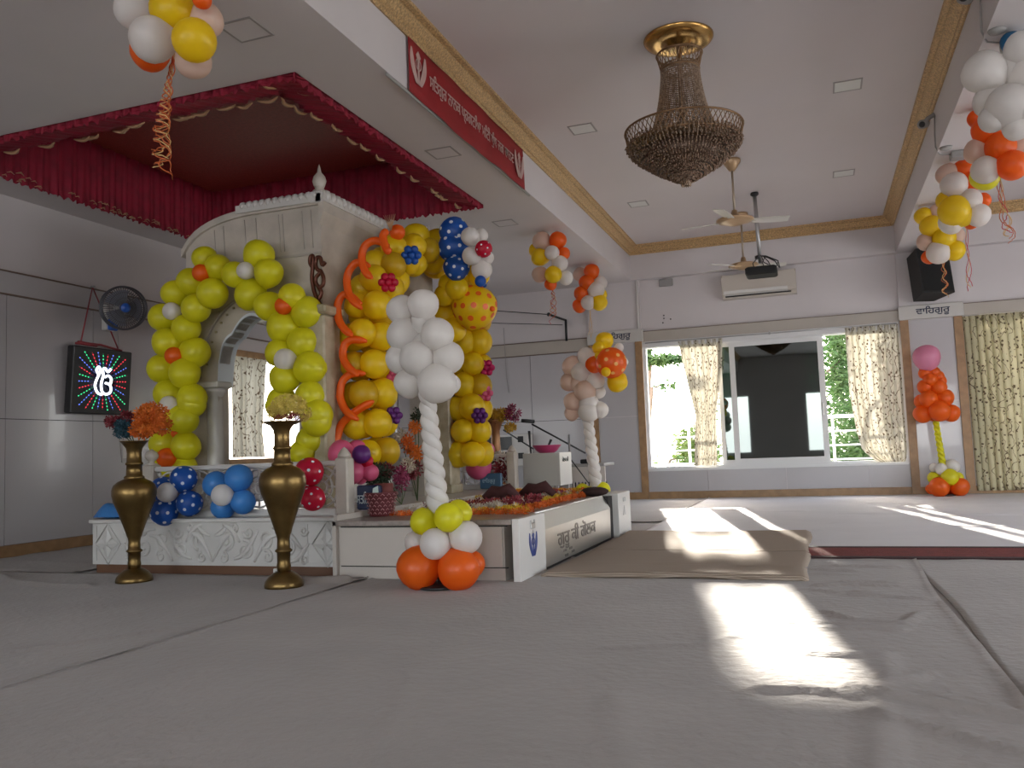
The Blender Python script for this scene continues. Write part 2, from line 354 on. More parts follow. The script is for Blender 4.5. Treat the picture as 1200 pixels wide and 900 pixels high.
curtain('curtain', [(2.56, -2.06, -1.36), (2.2, -2.0, -1.38), (1.55, -1.88, -1.48), (1.35, -1.84, -1.52), (.9, -1.88, -1.53), (.53, -1.9, -1.55)], 7, .035, 13.95, 'flowered curtain gathered in at the waist, hanging left of the dark mirror pane', seed=2)
curtain('curtain', [(2.58, .5, 1.24), (1.6, .5, 1.24), (1.0, .56, 1.24), (.7, .62, 1.24), (.55, .76, 1.22), (.5, .85, 1.2)], 8, .035, 13.94, 'flowered curtain with a sunlit white left edge beside the bare wood pillar', seed=5)
curtain('curtain', [(2.6, 2.1, 3.3), (.05, 2.12, 3.3)], 13, .035, 13.93, 'full length flowered curtain at the right edge, right of the pillar with orange balloons', seed=8, cm=CURTD)
curtain('curtain', [(2.6, 3.3, 6.5), (.05, 3.3, 6.5)], 30, .035, 13.93, 'wide full length flowered curtain beyond the right edge of the picture', seed=9, cm=CURTD)
curtain('curtain', [(2.33, 9.62, 10.42), (1.3, 9.62, 10.3), (.92, 9.62, 10.35)], 7, .03, 0, 'flowered curtain seen through the marble arch on the side wall window', axis='y', ax=XL+.07, seed=3)
rod = MB(); rod.tube([(-2.6, 13.92, 2.575), (1.22, 13.92, 2.575)], .009); rod.ball((-.62, 13.92, 2.575), .02); rod.box(-.63, -.61, 13.92, 13.96, 2.565, 2.62)
tag(rod.build('curtain_rod', CHROME), 'thin metal curtain rod along the top of the bright back window', 'curtain rod')

# ------------------------------------------------------------------ outside: balcony, railing, trees
struct(MB().box(-9, 8, 14.25, 16.0, -.3, -.05), 'balcony_floor', mat('balcony floor', (.5, .48, .45), .8))
struct(MB().box(-60, 60, 16, 90, -5.2, -5), 'ground', mat('ground outside', (.35, .38, .25), .9, var=.4))
rail = thing('balcony_railing', (0, 15.6, 0), 'white painted metal railing outside the back window', 'railing')
RW = mat('white railing paint', (.75, .75, .74), .4)
b = MB(); b.tube([(-6, 15.6, 1.26), (6, 15.6, 1.26)], .03, 10); b.build('handrail', RW, rail)
for z in (.32, .53, .77, 1.01): MB().tube([(-6, 15.6, z), (6, 15.6, z)], .014, 8).build('bar', RW, rail)
for x in (-4.6, -3.4, -2.2, -1.0, .25, 1.4, 2.6): MB().box(x-.022, x+.022, 15.58, 15.62, -.05, 1.24).build('post', RW, rail)
LEAF = mat('green leaves', (.035, .085, .02), .7, trans=.2, c2=(.075, .13, .03), vscale=2.5)
LEAF2 = mat('pale yellow green leaves', (.12, .16, .03), .7, trans=.2, c2=(.05, .12, .03), vscale=2.5)
BARK = mat('bark', (.16, .12, .09), .9, bump=.5)
def leaves(b, c, rad, n, ls, rs):
    for _ in range(n):
        d = Vector((rs.gauss(0, 1), rs.gauss(0, 1), rs.gauss(0, 1))).normalized()*(rs.random()**.45)
        p = Vector((c[0]+d.x*rad[0], c[1]+d.y*rad[1], c[2]+d.z*rad[2]))
        a = Vector((rs.gauss(0, 1), rs.gauss(0, 1), rs.gauss(0, .5)-.4)).normalized(); w = a.orthogonal().normalized(); q = ls*rs.uniform(.6, 1.3)
        n_ = a.cross(w)*q*.12
        b.add([p, p+a*q*.5+w*q*.2+n_, p+a*q, p+a*q*.5-w*q*.2+n_], [(0, 1, 2, 3)], 0, False)
def tree(x, y, base, clumps, ls, label, lm=LEAF, seed=1):
    rs = random.Random(seed); t = thing('tree', (x, y, base), label, 'tree', None)
    b = MB(); top = max(c[2] for c, r, n in clumps)
    b.tube([(x, y, base), (x+.05, y, base+(top-base)*.5), (x-.03, y, top)], [.16, .11, .04], 8)
    for c, r, n in clumps: b.tube([(x, y, base+(c[2]-base)*.72), ((x+c[0])/2, (y+c[1])/2, c[2]-.25*r[2]), c], [.06, .04, .015], 6)
    b.build('trunk', BARK, t)
    b = MB()
    for c, r, n in clumps: leaves(b, c, r, n, ls, rs)
    b.build('foliage', lm, t)
G = None
tree(-.28, 17.2, -5, [((-.33, 17.2, 2.85), (.2, .3, .6), 900), ((-.32, 17.2, 1.05), (.24, .3, .5), 500), ((-.1, 17.3, 3.9), (1.2, .7, .5), 600), ((-1.97, 17.2, 2.2), (.14, .2, 1.1), 700), ((.47, 17.2, 2.35), (.2, .3, 1.3), 1100)], .13, 'slim tree added to block sun streaks, mostly hidden behind the dark mirror pane', seed=4)  # leaf clumps added along the sun rays to trim floor streaks and curtain light
tree(-3.4, 17.3, -5, [((-2.85, 17.2, 2.62), (.55, .3, .085), 800), ((-3.24, 17.2, 2.95), (.15, .3, .55), 800), ((-4.4, 17.5, 2.4), (.5, .5, .5), 120), ((-2.85, 17.2, 2.1), (.3, .3, .12), 60)], .13, 'sparse tree with drooping leaves at the left end of the back window', seed=5)  # seen drooping leaves, plus dense clumps added to edge the sun patch
tree(1.2, 18.5, -5, [((1.2, 18.5, 3.0), (1.0, .8, 1.3), 2200), ((1.35, 19.2, 1.3), (1.2, .8, 1.0), 2200), ((.9, 18.5, .2), (1.2, .8, .9), 2200), ((2.6, 19, 2.0), (1.0, 1, 2.0), 1200)], .17, 'leafy green tree in the gap right of the dark mirror pane', seed=6)
tree(-4.2, 21.5, -5, [((-4.6, 21.5, .1), (1.2, .8, .8), 500), ((-2.85, 21.5, .7), (.6, .8, .75), 1400), ((-3.2, 21.5, -.6), (1.4, .8, .8), 1500)], .17, 'yellow green bush top behind the railing at the left of the window', LEAF2, seed=7)
tree(-8.6, 14.4, -5, [((-8.4, 14.2, 2.4), (.45, 1.5, 1.1), 2600)], .16, 'unseen tree added outside the side window on the left to block sun', seed=9)  # added out of view, its crown stops a sun streak on the floor
tree(1.0, 26, -5, [((1.2, 26, 3.2), (2.2, 1, 2.2), 2600), ((1.6, 26, .2), (2.4, 1, 2.0), 2600)], .26, 'large tree farther off behind the railing at the right of the window', seed=10)
tree(4.5, 20, -5, [((4.0, 20, 2), (2.0, 1, 2.4), 900)], .18, 'tree behind the closed curtain on the right', seed=8)
# ------------------------------------------------------------------ floor cloths, runner, mat
def seg_d(X, Y, pts):
    D = np.full(X.shape, 9.)
    for (x0, y0), (x1, y1) in zip(pts, pts[1:]):
        dx, dy = x1-x0, y1-y0; t = np.clip(((X-x0)*dx+(Y-y0)*dy)/(dx*dx+dy*dy), 0, 1)
        D = np.minimum(D, np.hypot(X-x0-t*dx, Y-y0-t*dy))
    return D
def smooth_noise(X, Y, s, seed):
    r = np.random.default_rng(seed); n = 10; out = 0
    for k in range(n):
        a = r.uniform(0, 2*PI); f = s*r.uniform(.6, 1.6); out = out+np.sin((X*math.cos(a)+Y*math.sin(a))*f+r.uniform(0, 6))
    return out/n
def sheet(name, x0, x1, y0, y1, label, ridges=(), step=.03, base=.006, m=CLOTH, hem=(1, 1, 1, 1), seed=0, wav=.045):
    nx = int((x1-x0)/step)+1; ny = int((y1-y0)/step)+1
    X, Y = np.meshgrid(np.linspace(x0, x1, nx), np.linspace(y0, y1, ny))
    Xw = X+wav*smooth_noise(X, Y, 2.2, seed+3); Yw = Y+wav*smooth_noise(X, Y, 2.2, seed+4)
    Z = base+.0035*np.abs(smooth_noise(X, Y, 5, seed))+.0025*np.abs(smooth_noise(X, Y, 14, seed+1))
    for pts, h, w in ridges:
        jit = .03*smooth_noise(X, Y, 9, seed+7)
        d = np.abs(seg_d(X, Y+jit, pts)); Z = Z+1.9*h*np.exp(-(d/w)**2)*(.65+.5*smooth_noise(X, Y, 6, seed+8))
    for e, d in zip(hem, (X-x0, x1-X, Y-y0, y1-Y)):
        if e: Z = Z+.008*np.exp(-(d/.013)**2)*(1+.9*smooth_noise(X, Y, 15, seed+9))
    Z = np.maximum(Z, .002)
    b = MB(); v = np.stack([Xw, Yw, Z], -1).reshape(-1, 3)
    idx = np.arange(nx*ny).reshape(ny, nx)
    f = np.stack([idx[:-1, :-1], idx[:-1, 1:], idx[1:, 1:], idx[1:, :-1]], -1).reshape(-1, 4)
    b.v = [tuple(p) for p in v.tolist()]; b.f = f.tolist(); b.m = [0]*len(b.f); b.s = [True]*len(b.f)
    o = b.build(name, m); md = o.modifiers.new('thickness', 'SOLIDIFY'); md.thickness = .003
    return tag(o, label, 'floor cloth')
rs = random.Random(3)
rid = []
for k in range(14):      # crosswise folds in front of the red runner
    x = rs.uniform(-.1, .3); y = rs.uniform(5.2, 6.3) if k < 6 else rs.uniform(3.0, 5.2); L = rs.uniform(.2, .6)
    if k >= 6: x = rs.uniform(-.1, .3); L *= .7
    rid.append(([(x-L/2, y), (x, y+rs.uniform(-.05, .05)), (x+L/2, y+rs.uniform(-.08, .08))], rs.uniform(.006, .014), rs.uniform(.012, .03)))
rid += [([(.0, 4.55), (.12, 4.35), (.33, 4.3), (.42, 4.55)], .013, .02), ([(.05, 3.15), (.45, 3.0), (.55, 2.95)], .018, .03), ([(.1, 2.9), (.5, 2.6)], .012, .02),
        ([(-.9, 3.6), (-.5, 3.75), (-.35, 4.0)], .006, .03), ([(-1.6, 3.2), (-1.3, 2.4)], .004, .05), ([(.2, 3.6), (.1, 2.3)], .006, .05), ([(-.7, 2.9), (-.5, 2.2)], .005, .05)]
sheet('floor_sheet', -3.02, .56, -1, 6.5, 'broad white floor sheet in the foreground carrying the large patch of sun', rid, seed=1)
sheet('floor_sheet', -7.5, -3.03, -1, 5.35, 'white floor sheet under the two brass vases, left of the long seam', [([(-6.4, 5.2), (-5.9, 4.9), (-5.0, 4.75)], .02, .05), ([(-6.8, 4.9), (-6.0, 4.5)], .014, .05), ([(-3.4, 5.1), (-3.1, 5.2)], .03, .04), ([(-3.6, 3.0), (-3.25, 3.6)], .01, .02), ([(-7.2, 4.2), (-6.2, 4.4)], .01, .04)], seed=2)
sheet('floor_sheet', .57, 6.9, -1, 6.49, 'greyer white floor sheet at the right, beyond the puckered seam', [([(.6, 2.9), (.9, 2.3)], .01, .04), ([(.8, 3.6), (1.1, 2.8)], .006, .06), ([(.62, 3.4), (.8, 3.1)], .01, .03)], seed=3, step=.04, hem=(0, 1, 1, 1))
sheet('floor_sheet', -1.7, 6.9, 7.22, 13.86, 'pale sunlit floor sheet between the red runner and the back window', [([(x, y), (x+rs.uniform(.3, .9), y+rs.uniform(-.15, .15))], .012, .03) for x, y in [(-.6, 8.6), (.1, 9.4), (.9, 8.9), (.2, 10.6), (1.4, 10.2), (.9, 11.6), (1.6, 8.0), (-.9, 11.0), (2.0, 12.0)]], step=.045, m=CLOTH_LIT, seed=4)
sheet('floor_sheet', -7.5, -5.72, 5.37, 13.8, 'shaded white floor sheet along the side wall beside the marble platform', [([(-7.0, 6.0), (-6.0, 5.8)], .015, .04), ([(-7.3, 5.6), (-6.3, 5.5)], .012, .04)], seed=5, step=.05)
sheet('floor_sheet', -5.6, -1.72, 9.62, 13.8, 'pale floor sheet behind the marble platform', seed=6, step=.05)
run = thing('carpet_runner', (3, 6.86, 0), 'dark red carpet runner crossing the floor with dark borders, right of the tan mat', 'carpet')
RC = mat('red carpet', (.20, .025, .02), .95, var=.3, vscale=20, bump=.5, bscale=200)
MB().bevbox(-.35, 6.9, 6.6, 7.12, .002, .022, .004).build('field', RC, run)
for a, c in ((6.52, 6.6), (7.12, 7.2)): MB().bevbox(-.35, 6.9, a, c, .002, .024, .004).build('border', mat('carpet border', (.05, .02, .02), .95, var=.5, vscale=60), run)
mt = bpy.data.materials.new('woven jute'); mt.use_nodes = True; n = mt.node_tree.nodes; L = mt.node_tree.links; pb = n['Principled BSDF']; pb.inputs['Roughness'].default_value = .9
tc = n.new('ShaderNodeTexCoord'); wv = n.new('ShaderNodeTexWave'); wv.bands_direction = 'Y'; wv.inputs['Scale'].default_value = 14; wv.inputs['Distortion'].default_value = 1.2; wv.inputs['Detail'].default_value = 3
mp = n.new('ShaderNodeMapping'); mp.inputs['Scale'].default_value = (.25, 1, 1); L.new(tc.outputs['Object'], mp.inputs[0]); L.new(mp.outputs[0], wv.inputs[0])
cr = n.new('ShaderNodeMix'); cr.data_type = 'RGBA'; cr.inputs[6].default_value = (.25, .19, .14, 1); cr.inputs[7].default_value = (.40, .32, .25, 1); L.new(wv.outputs[1], cr.inputs[0]); L.new(cr.outputs[2], pb.inputs[0])
bp = n.new('ShaderNodeBump'); bp.inputs['Strength'].default_value = .7; bp.inputs['Distance'].default_value = .01; L.new(wv.outputs[1], bp.inputs['Height']); L.new(bp.outputs[0], pb.inputs['Normal'])
def mat_pt(i, j):
    x = -1.83+1.72*i/40; y = 5.52+2.8*j/84
    z = .04+.004*math.sin(x*4+y)+.003*math.sin(y*7)
    for yy in (6.0, 6.78, 7.6): z -= .014*math.exp(-((y-yy)/.012)**2)
    if i in (0, 40): z -= .02
    if j in (0, 84): z -= .02
    return (x+.01*math.sin(y*5), y+.012*math.sin(x*6), z)
b = MB(); b.grid(mat_pt, 41, 85); o = b.build('floor_mat', mt); md = o.modifiers.new('thickness', 'SOLIDIFY'); md.thickness = .022; md.offset = -1
tag(o, 'thick tan woven mat lying in front of the steel donation box', 'mat')

# ------------------------------------------------------------------ text
def text_mesh(s, size, depth=.0, bold=0):
    c = bpy.data.curves.new('lettering', 'FONT'); c.offset = bold; c.body = s; c.size = size; c.extrude = depth; c.align_x = 'CENTER'; c.align_y = 'CENTER'; c.resolution_u = 3
    o = bpy.data.objects.new('lettering', c); COL.objects.link(o); bpy.context.view_layer.update()
    me = bpy.data.meshes.new_from_object(o.evaluated_get(bpy.context.evaluated_depsgraph_get())); bpy.data.objects.remove(o)
    return me
def text(s, name, size, loc, face, m, parent=None, sx=1, depth=.002, fit=None, zfit=None, bold=0):
    """face: '-y' towards the viewer, '+x' towards the right"""
    me = text_mesh(s, size, depth, bold)
    vs = np.array([v.co[:] for v in me.vertices]) if len(me.vertices) else np.zeros((1, 3))
    lo, hi = vs.min(0), vs.max(0); c = (lo+hi)/2
    kx = fit/(hi[0]-lo[0]) if fit else sx; kz = zfit/(hi[1]-lo[1]) if zfit else 1
    for v in me.vertices:
        u, w, d = (v.co.x-c[0])*kx, (v.co.y-c[1])*kz, v.co.z
        v.co = (loc[0]+u, loc[1]-d, loc[2]+w) if face == '-y' else (loc[0]+d, loc[1]+u, loc[2]+w)
    me.materials.clear(); me.materials.append(m); me.update()
    o = bpy.data.objects.new(name, me); COL.objects.link(o)
    if parent: o.parent = parent; o.matrix_parent_inverse = Matrix.Translation(-parent.location) if parent.type == 'EMPTY' else Matrix.Identity(4)
    return o
WAHE = 'ਵਾ\u0a3fਹਗੁਰੂ'
INK = mat('dark blue lettering', (.015, .02, .05), .5)
for x, lb in ((-3.06, 'dark blue lettering on the cap of the pillar behind the orange fish balloon'), (1.72, 'dark blue lettering on the pillar cap under the black loudspeaker')):
    o = text(WAHE, 'wall_lettering', .17, (x, 13.889, 2.72), '-y', INK, fit=.46, zfit=.15, bold=.003); tag(o, lb, 'lettering')

# ------------------------------------------------------------------ marble platform
ZP = .43
pl = thing('marble_platform', (-4.3, 7.4, 0), 'white marble platform with carved scrolls on its front, under the marble shrine', 'platform')
MB().box(-5.62, -3.3, 5.43, 9.55, .07, ZP-.03).build('base', MARBLE, pl)
MB().bevbox(-5.64, -3.30, 5.40, 9.57, ZP-.03, ZP, .006).build('top_slab', MARBLE, pl)
MB().box(-5.60, -3.3, 5.45, 9.5, 0, .075).build('plinth', mat('brown plinth', (.13, .06, .03), .5), pl)
def spiral(b, cx, cz, r, turns, a0, sg, y, w, sx=1, tail=None):
    pts = []
    if tail: pts = [(cx+sx*(tail[0]), y, cz+tail[1])]
    N = int(18*turns)
    for i in range(N+1):
        t = i/N; rr = r*(1-t*.82); a = a0+sg*2*PI*turns*t; pts.append((cx+sx*rr*math.cos(a), y, cz+rr*math.sin(a)))
    b.tube(pts, [w*(1-.5*i/len(pts)) for i in range(len(pts))], 6)
b = MB(); yf = 5.428; cx = -4.43; zc = .235
for sx in (-1, 1):
    X0 = lambda u: cx+sx*u
    for (u, z, r, a0, sg, tn) in ((.13, .26, .07, -1.5, 1, 1.4), (.30, .19, .075, 1.7, -1, 1.5), (.33, .32, .045, 3, 1, 1.3), (.48, .27, .07, -2, 1, 1.4), (.50, .14, .05, 2, -1, 1.3), (.66, .21, .08, 1, -1, 1.5), (.68, .34, .04, 3.4, 1, 1.2), (.10, .13, .045, 1.5, -1, 1.2), (.20, .36, .035, -1, 1, 1.2), (.82, .12, .035, 2, 1, 1.2), (.82, .33, .035, 0, -1, 1.2)):
        spiral(b, X0(u), z, r, tn, a0, sg, yf, .014, sx)
    for (u0, z0, u1, z1, bend) in ((.0, .1, .22, .33, .06), (.2, .12, .42, .34, -.05), (.38, .1, .6, .3, .06), (.55, .35, .8, .2, .05), (.25, .25, .1, .38, .03), (.7, .1, .86, .24, -.03), (.02, .3, .14, .38, -.02)):
        pts = [(X0(u0+(u1-u0)*t), yf, z0+(z1-z0)*t+bend*math.sin(PI*t)) for t in [k/8 for k in range(9)]]
        b.tube(pts, [.005+.015*math.sin(PI*(.1+.8*k/8)) for k in range(9)], 6)
    # four-petalled flower in a diamond at each end
    fx = X0(1.02 if sx > 0 else 1.03)
    for a in range(4):
        A = PI/2*a; c, s_ = math.cos(A), math.sin(A)
        v = [(fx, yf-.02, zc), (fx+.05*c-.04*s_, yf-.004, zc+.05*s_+.04*c), (fx+.115*c, yf-.012, zc+.13*s_), (fx+.05*c+.04*s_, yf-.004, zc+.05*s_-.04*c)]
        b.add(v, [(0, 1, 2, 3)], 0); A += PI/4; c, s_ = math.cos(A), math.sin(A)
        b.tube([(fx, yf, zc), (fx+.06*c, yf, zc+.06*s_)], [.015, .006], 6)
    d = [(fx-.13, yf, zc), (fx, yf, zc+.165), (fx+.13, yf, zc), (fx, yf, zc-.165), (fx-.13, yf, zc)]
    b.tube(d, .006, 6); b.ball((fx, yf-.01, zc), .018, 8)
for z in (.095, .385): b.box(-5.58, -3.34, yf-.004, yf+.004, z-.004, z+.004)
for x in (-5.58, -5.27, -3.58, -3.34): b.box(x-.004, x+.004, yf-.004, yf+.004, .095, .385)
b.build('carved_relief', MARBLE, pl)
# second half of the platform: laminate cabinet side
cb = thing('cabinet_platform', (-2.6, 7, 0), 'cream laminate low cabinet platform with a long drawer, behind the near balloon column', 'platform')
MB().box(-3.27, -2.0, 5.34, 8.6, 0, .375).build('body', LAM, cb)
MB().box(-3.29, -2.005, 5.86, 8.62, .375, .41).bevbox(-3.29, -1.935, 5.30, 5.86, .375, .41, .003).build('top_slab', mat('speckled stone top', (.30, .25, .22), .3, var=.3, vscale=30), cb)
MB().bevbox(-3.235, -2.01, 5.322, 5.34, .095, .362, .003).build('drawer', LAM, cb)
b = MB(); b.box(-3.24, -1.975, 5.332, 5.3385, .362, .370); b.box(-3.24, -1.975, 5.332, 5.3385, .088, .095); b.build('shadow_gap', DARK, cb)
MB().box(-3.29, -3.26, 5.30, 5.34, 0, .41).box(-3.3, -3.27, 5.34, 7, .41, .45).build('edge_strip', LAM, cb)

# donation box along the right face
db = thing('donation_box', (-1.9, 7, 0), 'long brushed steel donation box with engraved lettering between two white end blocks', 'donation box')
eb1 = MB().bevbox(-1.93, -1.88, 5.30, 5.86, 0, .412, .003).build('end_block', WHITEP, db)
eb2 = MB().bevbox(-2.0, -1.84, 8.06, 8.6, 0, .42, .004).build('end_block', WHITEP, db)
b = MB(); b.prism([(-1.93, .0), (-1.89, .0), (-1.885, .29), (-1.955, .405), (-2.0, .405), (-2.0, 0)], 5.865, 7.9, 'y'); dbb = b.build('body', STEEL, db)
MB().prism([(-1.884, .292), (-1.954, .408), (-1.96, .404), (-1.89, .288)], 5.87, 7.9, 'y').build('coin_flap', STEEL, db)
MB().tube([(-1.957, 5.87, .408), (-1.957, 7.9, .408)], .008, 8).build('rolled_edge', STEEL, db)
MB().box(-2.0, -1.9, 7.9, 8.06, 0, .40).build('gap_panel', DARK, db)
b = MB(); b.box(-1.892, -1.882, 5.87, 7.9, .0, .02); b.build('floor_gasket', DARK, db)
EMB = mat('engraved grey', (.30, .28, .26), .4, .8)
text('ਗੁਰੂ ਕੀ ਗੋਲਕ', 'engraved_lettering', .2, (-1.884, 6.75, .18), '+x', EMB, dbb, fit=1.15, zfit=.17, depth=.002, bold=.003)
b = MB()
for (y, z) in ((6.36, .085), (6.52, .085), (6.40, .045), (6.58, .055)): b.box(-1.889, -1.8835, y-.04, y+.04, z-.009, z+.009)
b.build('engraved_mark', EMB, dbb)
BLUE = mat('navy blue emblem', (.02, .045, .22), .4)
def khanda(b, cy, cz, s, X, mi=0):
    def q(poly): b.prism([(cy+u*s, cz+w*s) for u, w in poly], X, X+.003, 'x', mi)
    q([(-.06, -.45), (.06, -.45), (.06, .25), (.16, .38), (0, .55), (-.16, .38), (-.06, .25)])
    for g in (-1, 1):
        o_ = []; i_ = []
        for k in range(9):
            t = k/8; z = .5-t*1.0; o_.append((g*(.50-.30*t**2+.10*math.sin(PI*t)), z)); i_.append((g*(.42-.42*t+.03*math.sin(PI*t)), z))
        for k in range(8): q([o_[k], o_[k+1], i_[k+1], i_[k]])
    ring = [(.19*math.cos(2*PI*k/20), .12+.19*math.sin(2*PI*k/20)) for k in range(21)]
    for k in range(20): q([ring[k], ring[k+1], tuple(c*.8 if j == 0 else .12+(c-.12)*.8 for j, c in enumerate(ring[k+1])), tuple(c*.8 if j == 0 else .12+(c-.12)*.8 for j, c in enumerate(ring[k]))])
b = MB(); khanda(b, 5.58, .22, .16, -1.8795); b.build('blue_emblem', BLUE, eb1)['label'] = 'navy blue khanda emblem'
b = MB(); b.bevbox(-1.882, -1.872, 5.53, 5.62, .325, .365, .004); b.box(-1.882, -1.874, 5.525, 5.545, .36, .385); b.box(-1.882, -1.874, 5.605, 5.625, .36, .385); b.prism([(5.56, .295), (5.60, .295), (5.58, .315)], -1.88, -1.876, 'x'); b.build('lock_plate', CHROME, eb1)
b = MB(); b.bevbox(-1.842, -1.83, 8.26, 8.36, .33, .37, .004); b.prism([(8.25, .2), (8.37, .2), (8.31, .29)], -1.84, -1.836, 'x'); b.build('lock_plate', CHROME, eb2)
b = MB(); b.ball((0, 0, 0), 1, 14, sc=(.14, .11, .045)); o = b.build('dark_cloth_bundle', mat('dark brown cloth', (.03, .012, .01), .9)); o.location = (-2.04, 7.95, .45); tag(o, 'small dark cloth bundle on the far end of the donation box', 'cloth')

# balustrade
def post_mesh(h, top):
    b = MB(); b.bevbox(-.055, .055, -.055, .055, 0, h, .012)
    if top == 'ball': b.lathe([(.055, h), (.02, h+.015), (.025, h+.03), (.05, h+.05), (.055, h+.075), (.045, h+.10), (.015, h+.12), (0, h+.13)], n=16)
    else: b.lathe([(.05, h), (.05, h+.02), (.025, h+.06), (0, h+.08)], n=12)
    return b
def balustrade(y, label, x0=-5.14, x1=-3.42):
    t = thing('balustrade', ((x0+x1)/2, y, ZP), label, 'balustrade')
    b = MB(); b.bevbox(x0, x1, y-.03, y+.03, .80, .84, .008); b.build('top_rail', MARBLE, t)
    b = MB(); b.bevbox(x0, x1, y-.035, y+.035, ZP, .485, .006); b.build('bottom_rail', MARBLE, t)
    b = MB(); n = 6; w = (x1-x0)/n
    for k in range(n):
        c = x0+w*(k+.5); zc = .643
        for r in (.135, .085, .04): b.tube([(c+r*math.cos(2*PI*q/20), y, zc+r*1.1*math.sin(2*PI*q/20)) for q in range(21)], .009, 6, caps=False)
        for q in range(8): A = 2*PI*q/8; b.tube([(c+.04*math.cos(A), y, zc+.044*math.sin(A)), (c+.13*math.cos(A), y, zc+.145*math.sin(A))], .008, 6)
        b.box(c+w/2-.012, c+w/2+.012, y-.012, y+.012, .485, .80)
        for g in (-1, 1):
            for h in (-1, 1): b.tube([(c+g*w/2, y, zc+h*.15), (c+g*.09, y, zc+h*.11)], .009, 6); b.ball((c+g*.115, y, zc+h*.135), .02, 6)
    b.build('pierced_screen', MARBLE, t)
    for x, tp in ((x0-.05, 'ball'), (x1+.05, 'cone')):
        me = post_mesh(.84-ZP+.02, tp).mesh('post', CREAM); part(t, me, 'post', (x, y, ZP))
    return t
balustrade(5.62, 'pierced marble balustrade along the near side of the platform, behind the balloon flowers')
balustrade(9.35, 'pierced marble balustrade on the far side of the platform')

# ------------------------------------------------------------------ the shrine
sh = thing('marble_shrine', (-4.6, 7.4, ZP), 'tall cream marble canopy shrine with cusped arches and a curved roof', 'shrine')
SX0, SX1, SY0, SY1 = -5.37, -3.93, 6.25, 8.5
SPAN = mat('inlaid green brown marble', (.32, .28, .18), .4, c2=(.20, .17, .09), vscale=14)
def cusp(t, rise):      # t in -1..1 -> height of the scalloped arch, 0 at the springing
    a = math.acos(max(-1, min(1, -t))); base = math.sin(a)**.8*rise
    return base-.06*(1-abs(math.sin(a*3.5)))*(1 if abs(t) < .995 else 0)
def arch_panel(name, u0, u1, z0, top, p0, p1, axis, o0, o1, spring, rise, m):
    b = MB(); us = sorted(set(round(q, 4) for q in [u0, u1, o0, o1]+[o0+(o1-o0)*k/56 for k in range(57)]+[u0+(u1-u0)*k/24 for k in range(25)]))
    cols = []
    for u in us:
        t = (u-(o0+o1)/2)/((o1-o0)/2); cols.append((u, spring+max(0, cusp(t, rise)) if abs(t) < 1 else spring, top(u)))
    for (ua, la, ta), (ub, lb, tb) in zip(cols, cols[1:]):
        if (ua+ub)/2 < o0 or (ua+ub)/2 > o1: la = lb = z0
        b.prism([(ua, la), (ub, lb), (ub, tb), (ua, ta)], p0, p1, axis)
    b.build(name, m, sh)
ZT = 3.10
def topy(u): # roof profile across X: flat to the right, curving down at the left
    t = max(0, (-4.62-u)/.75); return ZT-.30*(1-math.sqrt(max(0, 1-min(1, t)**2)))
arch_panel('near_arch', SX0, SX1, ZP, topy, SY0, SY0+.14, 'y', -5.02, -4.18, 1.55, .60, CREAM)
arch_panel('far_arch', SX0, SX1, ZP, topy, SY1-.14, SY1, 'y', -5.02, -4.18, 1.55, .60, CREAM)
arch_panel('right_arch', SY0+.14, SY1-.14, ZP, lambda u: ZT, SX1-.14, SX1, 'x', 6.6, 8.15, 1.75, .75, CREAM)
arch_panel('left_arch', SY0+.14, SY1-.14, ZP, lambda u: 2.8, SX0, SX0+.14, 'x', 6.6, 8.15, 1.55, .75, CREAM)
b = MB(); N = 20; v = []
for k in range(N+1):
    u = SX0-.03+(SX1-SX0+.06)*k/N; v.append((u, topy(u)+.01))
for (a, c), (d, e) in zip(v, v[1:]): b.prism([(a, c-.06), (d, e-.06), (d, e), (a, c)], SY0-.03, SY1+.03, 'y')
b.build('curved_roof', CREAM, sh)
b = MB()    # incised lines and raised mouldings on the near face
for z, x0, x1 in ((2.62, -5.2, SX1), (2.2, SX0, -5.0)): b.box(x0, x1, SY0-.012, SY0, z, z+.02)
for x in (-5.05, -4.95, -4.72, -4.60, -4.36, -4.32, -4.12, -4.03): b.tube([(x, SY0-.002, topy(x)-.08), (x+.02, SY0-.002, 2.68)], .004, 5)
b.tube([(-4.6+.62*math.cos(PI*k/24), SY0-.01, 1.62+.72*math.sin(PI*k/24)) for k in range(25)], .016, 6)
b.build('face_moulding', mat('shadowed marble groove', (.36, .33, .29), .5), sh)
b = MB()
for g in (-1, 1):
    for k in range(9):
        A = PI/2+g*(.15+k*.155); b.box(-4.6+.55*math.cos(A)-.01, -4.6+.55*math.cos(A)+.01, SY0-.01, SY0, 1.62+.68*math.sin(A)-.01, 1.62+.68*math.sin(A)+.01)
b.build('inlay', SPAN, sh)
def scallop(b, p, q, n, out):
    p, q = Vector(p), Vector(q)
    for k in range(n):
        c = p.lerp(q, (k+.5)/n); b.ball(c, (q-p).length/n*.6, 8, sc=(1, 1, 1.15))
b = MB(); scallop(b, (-4.75, SY0-.02, ZT+.03), (SX1, SY0-.02, ZT+.03), 12, 0); b.prism([(-4.78, ZT-.03), (SX1+.03, ZT-.03), (SX1+.03, ZT+.04), (-4.78, ZT+.04)], SY0-.05, SY0+.02, 'y')
scallop(b, (SX1+.03, SY0, ZT+.03), (SX1+.03, SY1, ZT+.03), 26, 0); b.box(SX1-.02, SX1+.06, SY0-.05, SY1+.03, ZT-.03, ZT+.04)
b.build('scalloped_parapet', MARBLE, sh)
b = MB(); b.prism([(SX1, ZT-.22), (SX1+.05, ZT-.12), (SX1+.05, ZT-.03), (SX1, ZT-.03)], SY0-.04, SY1, 'y'); b.build('cornice', CREAM, sh)
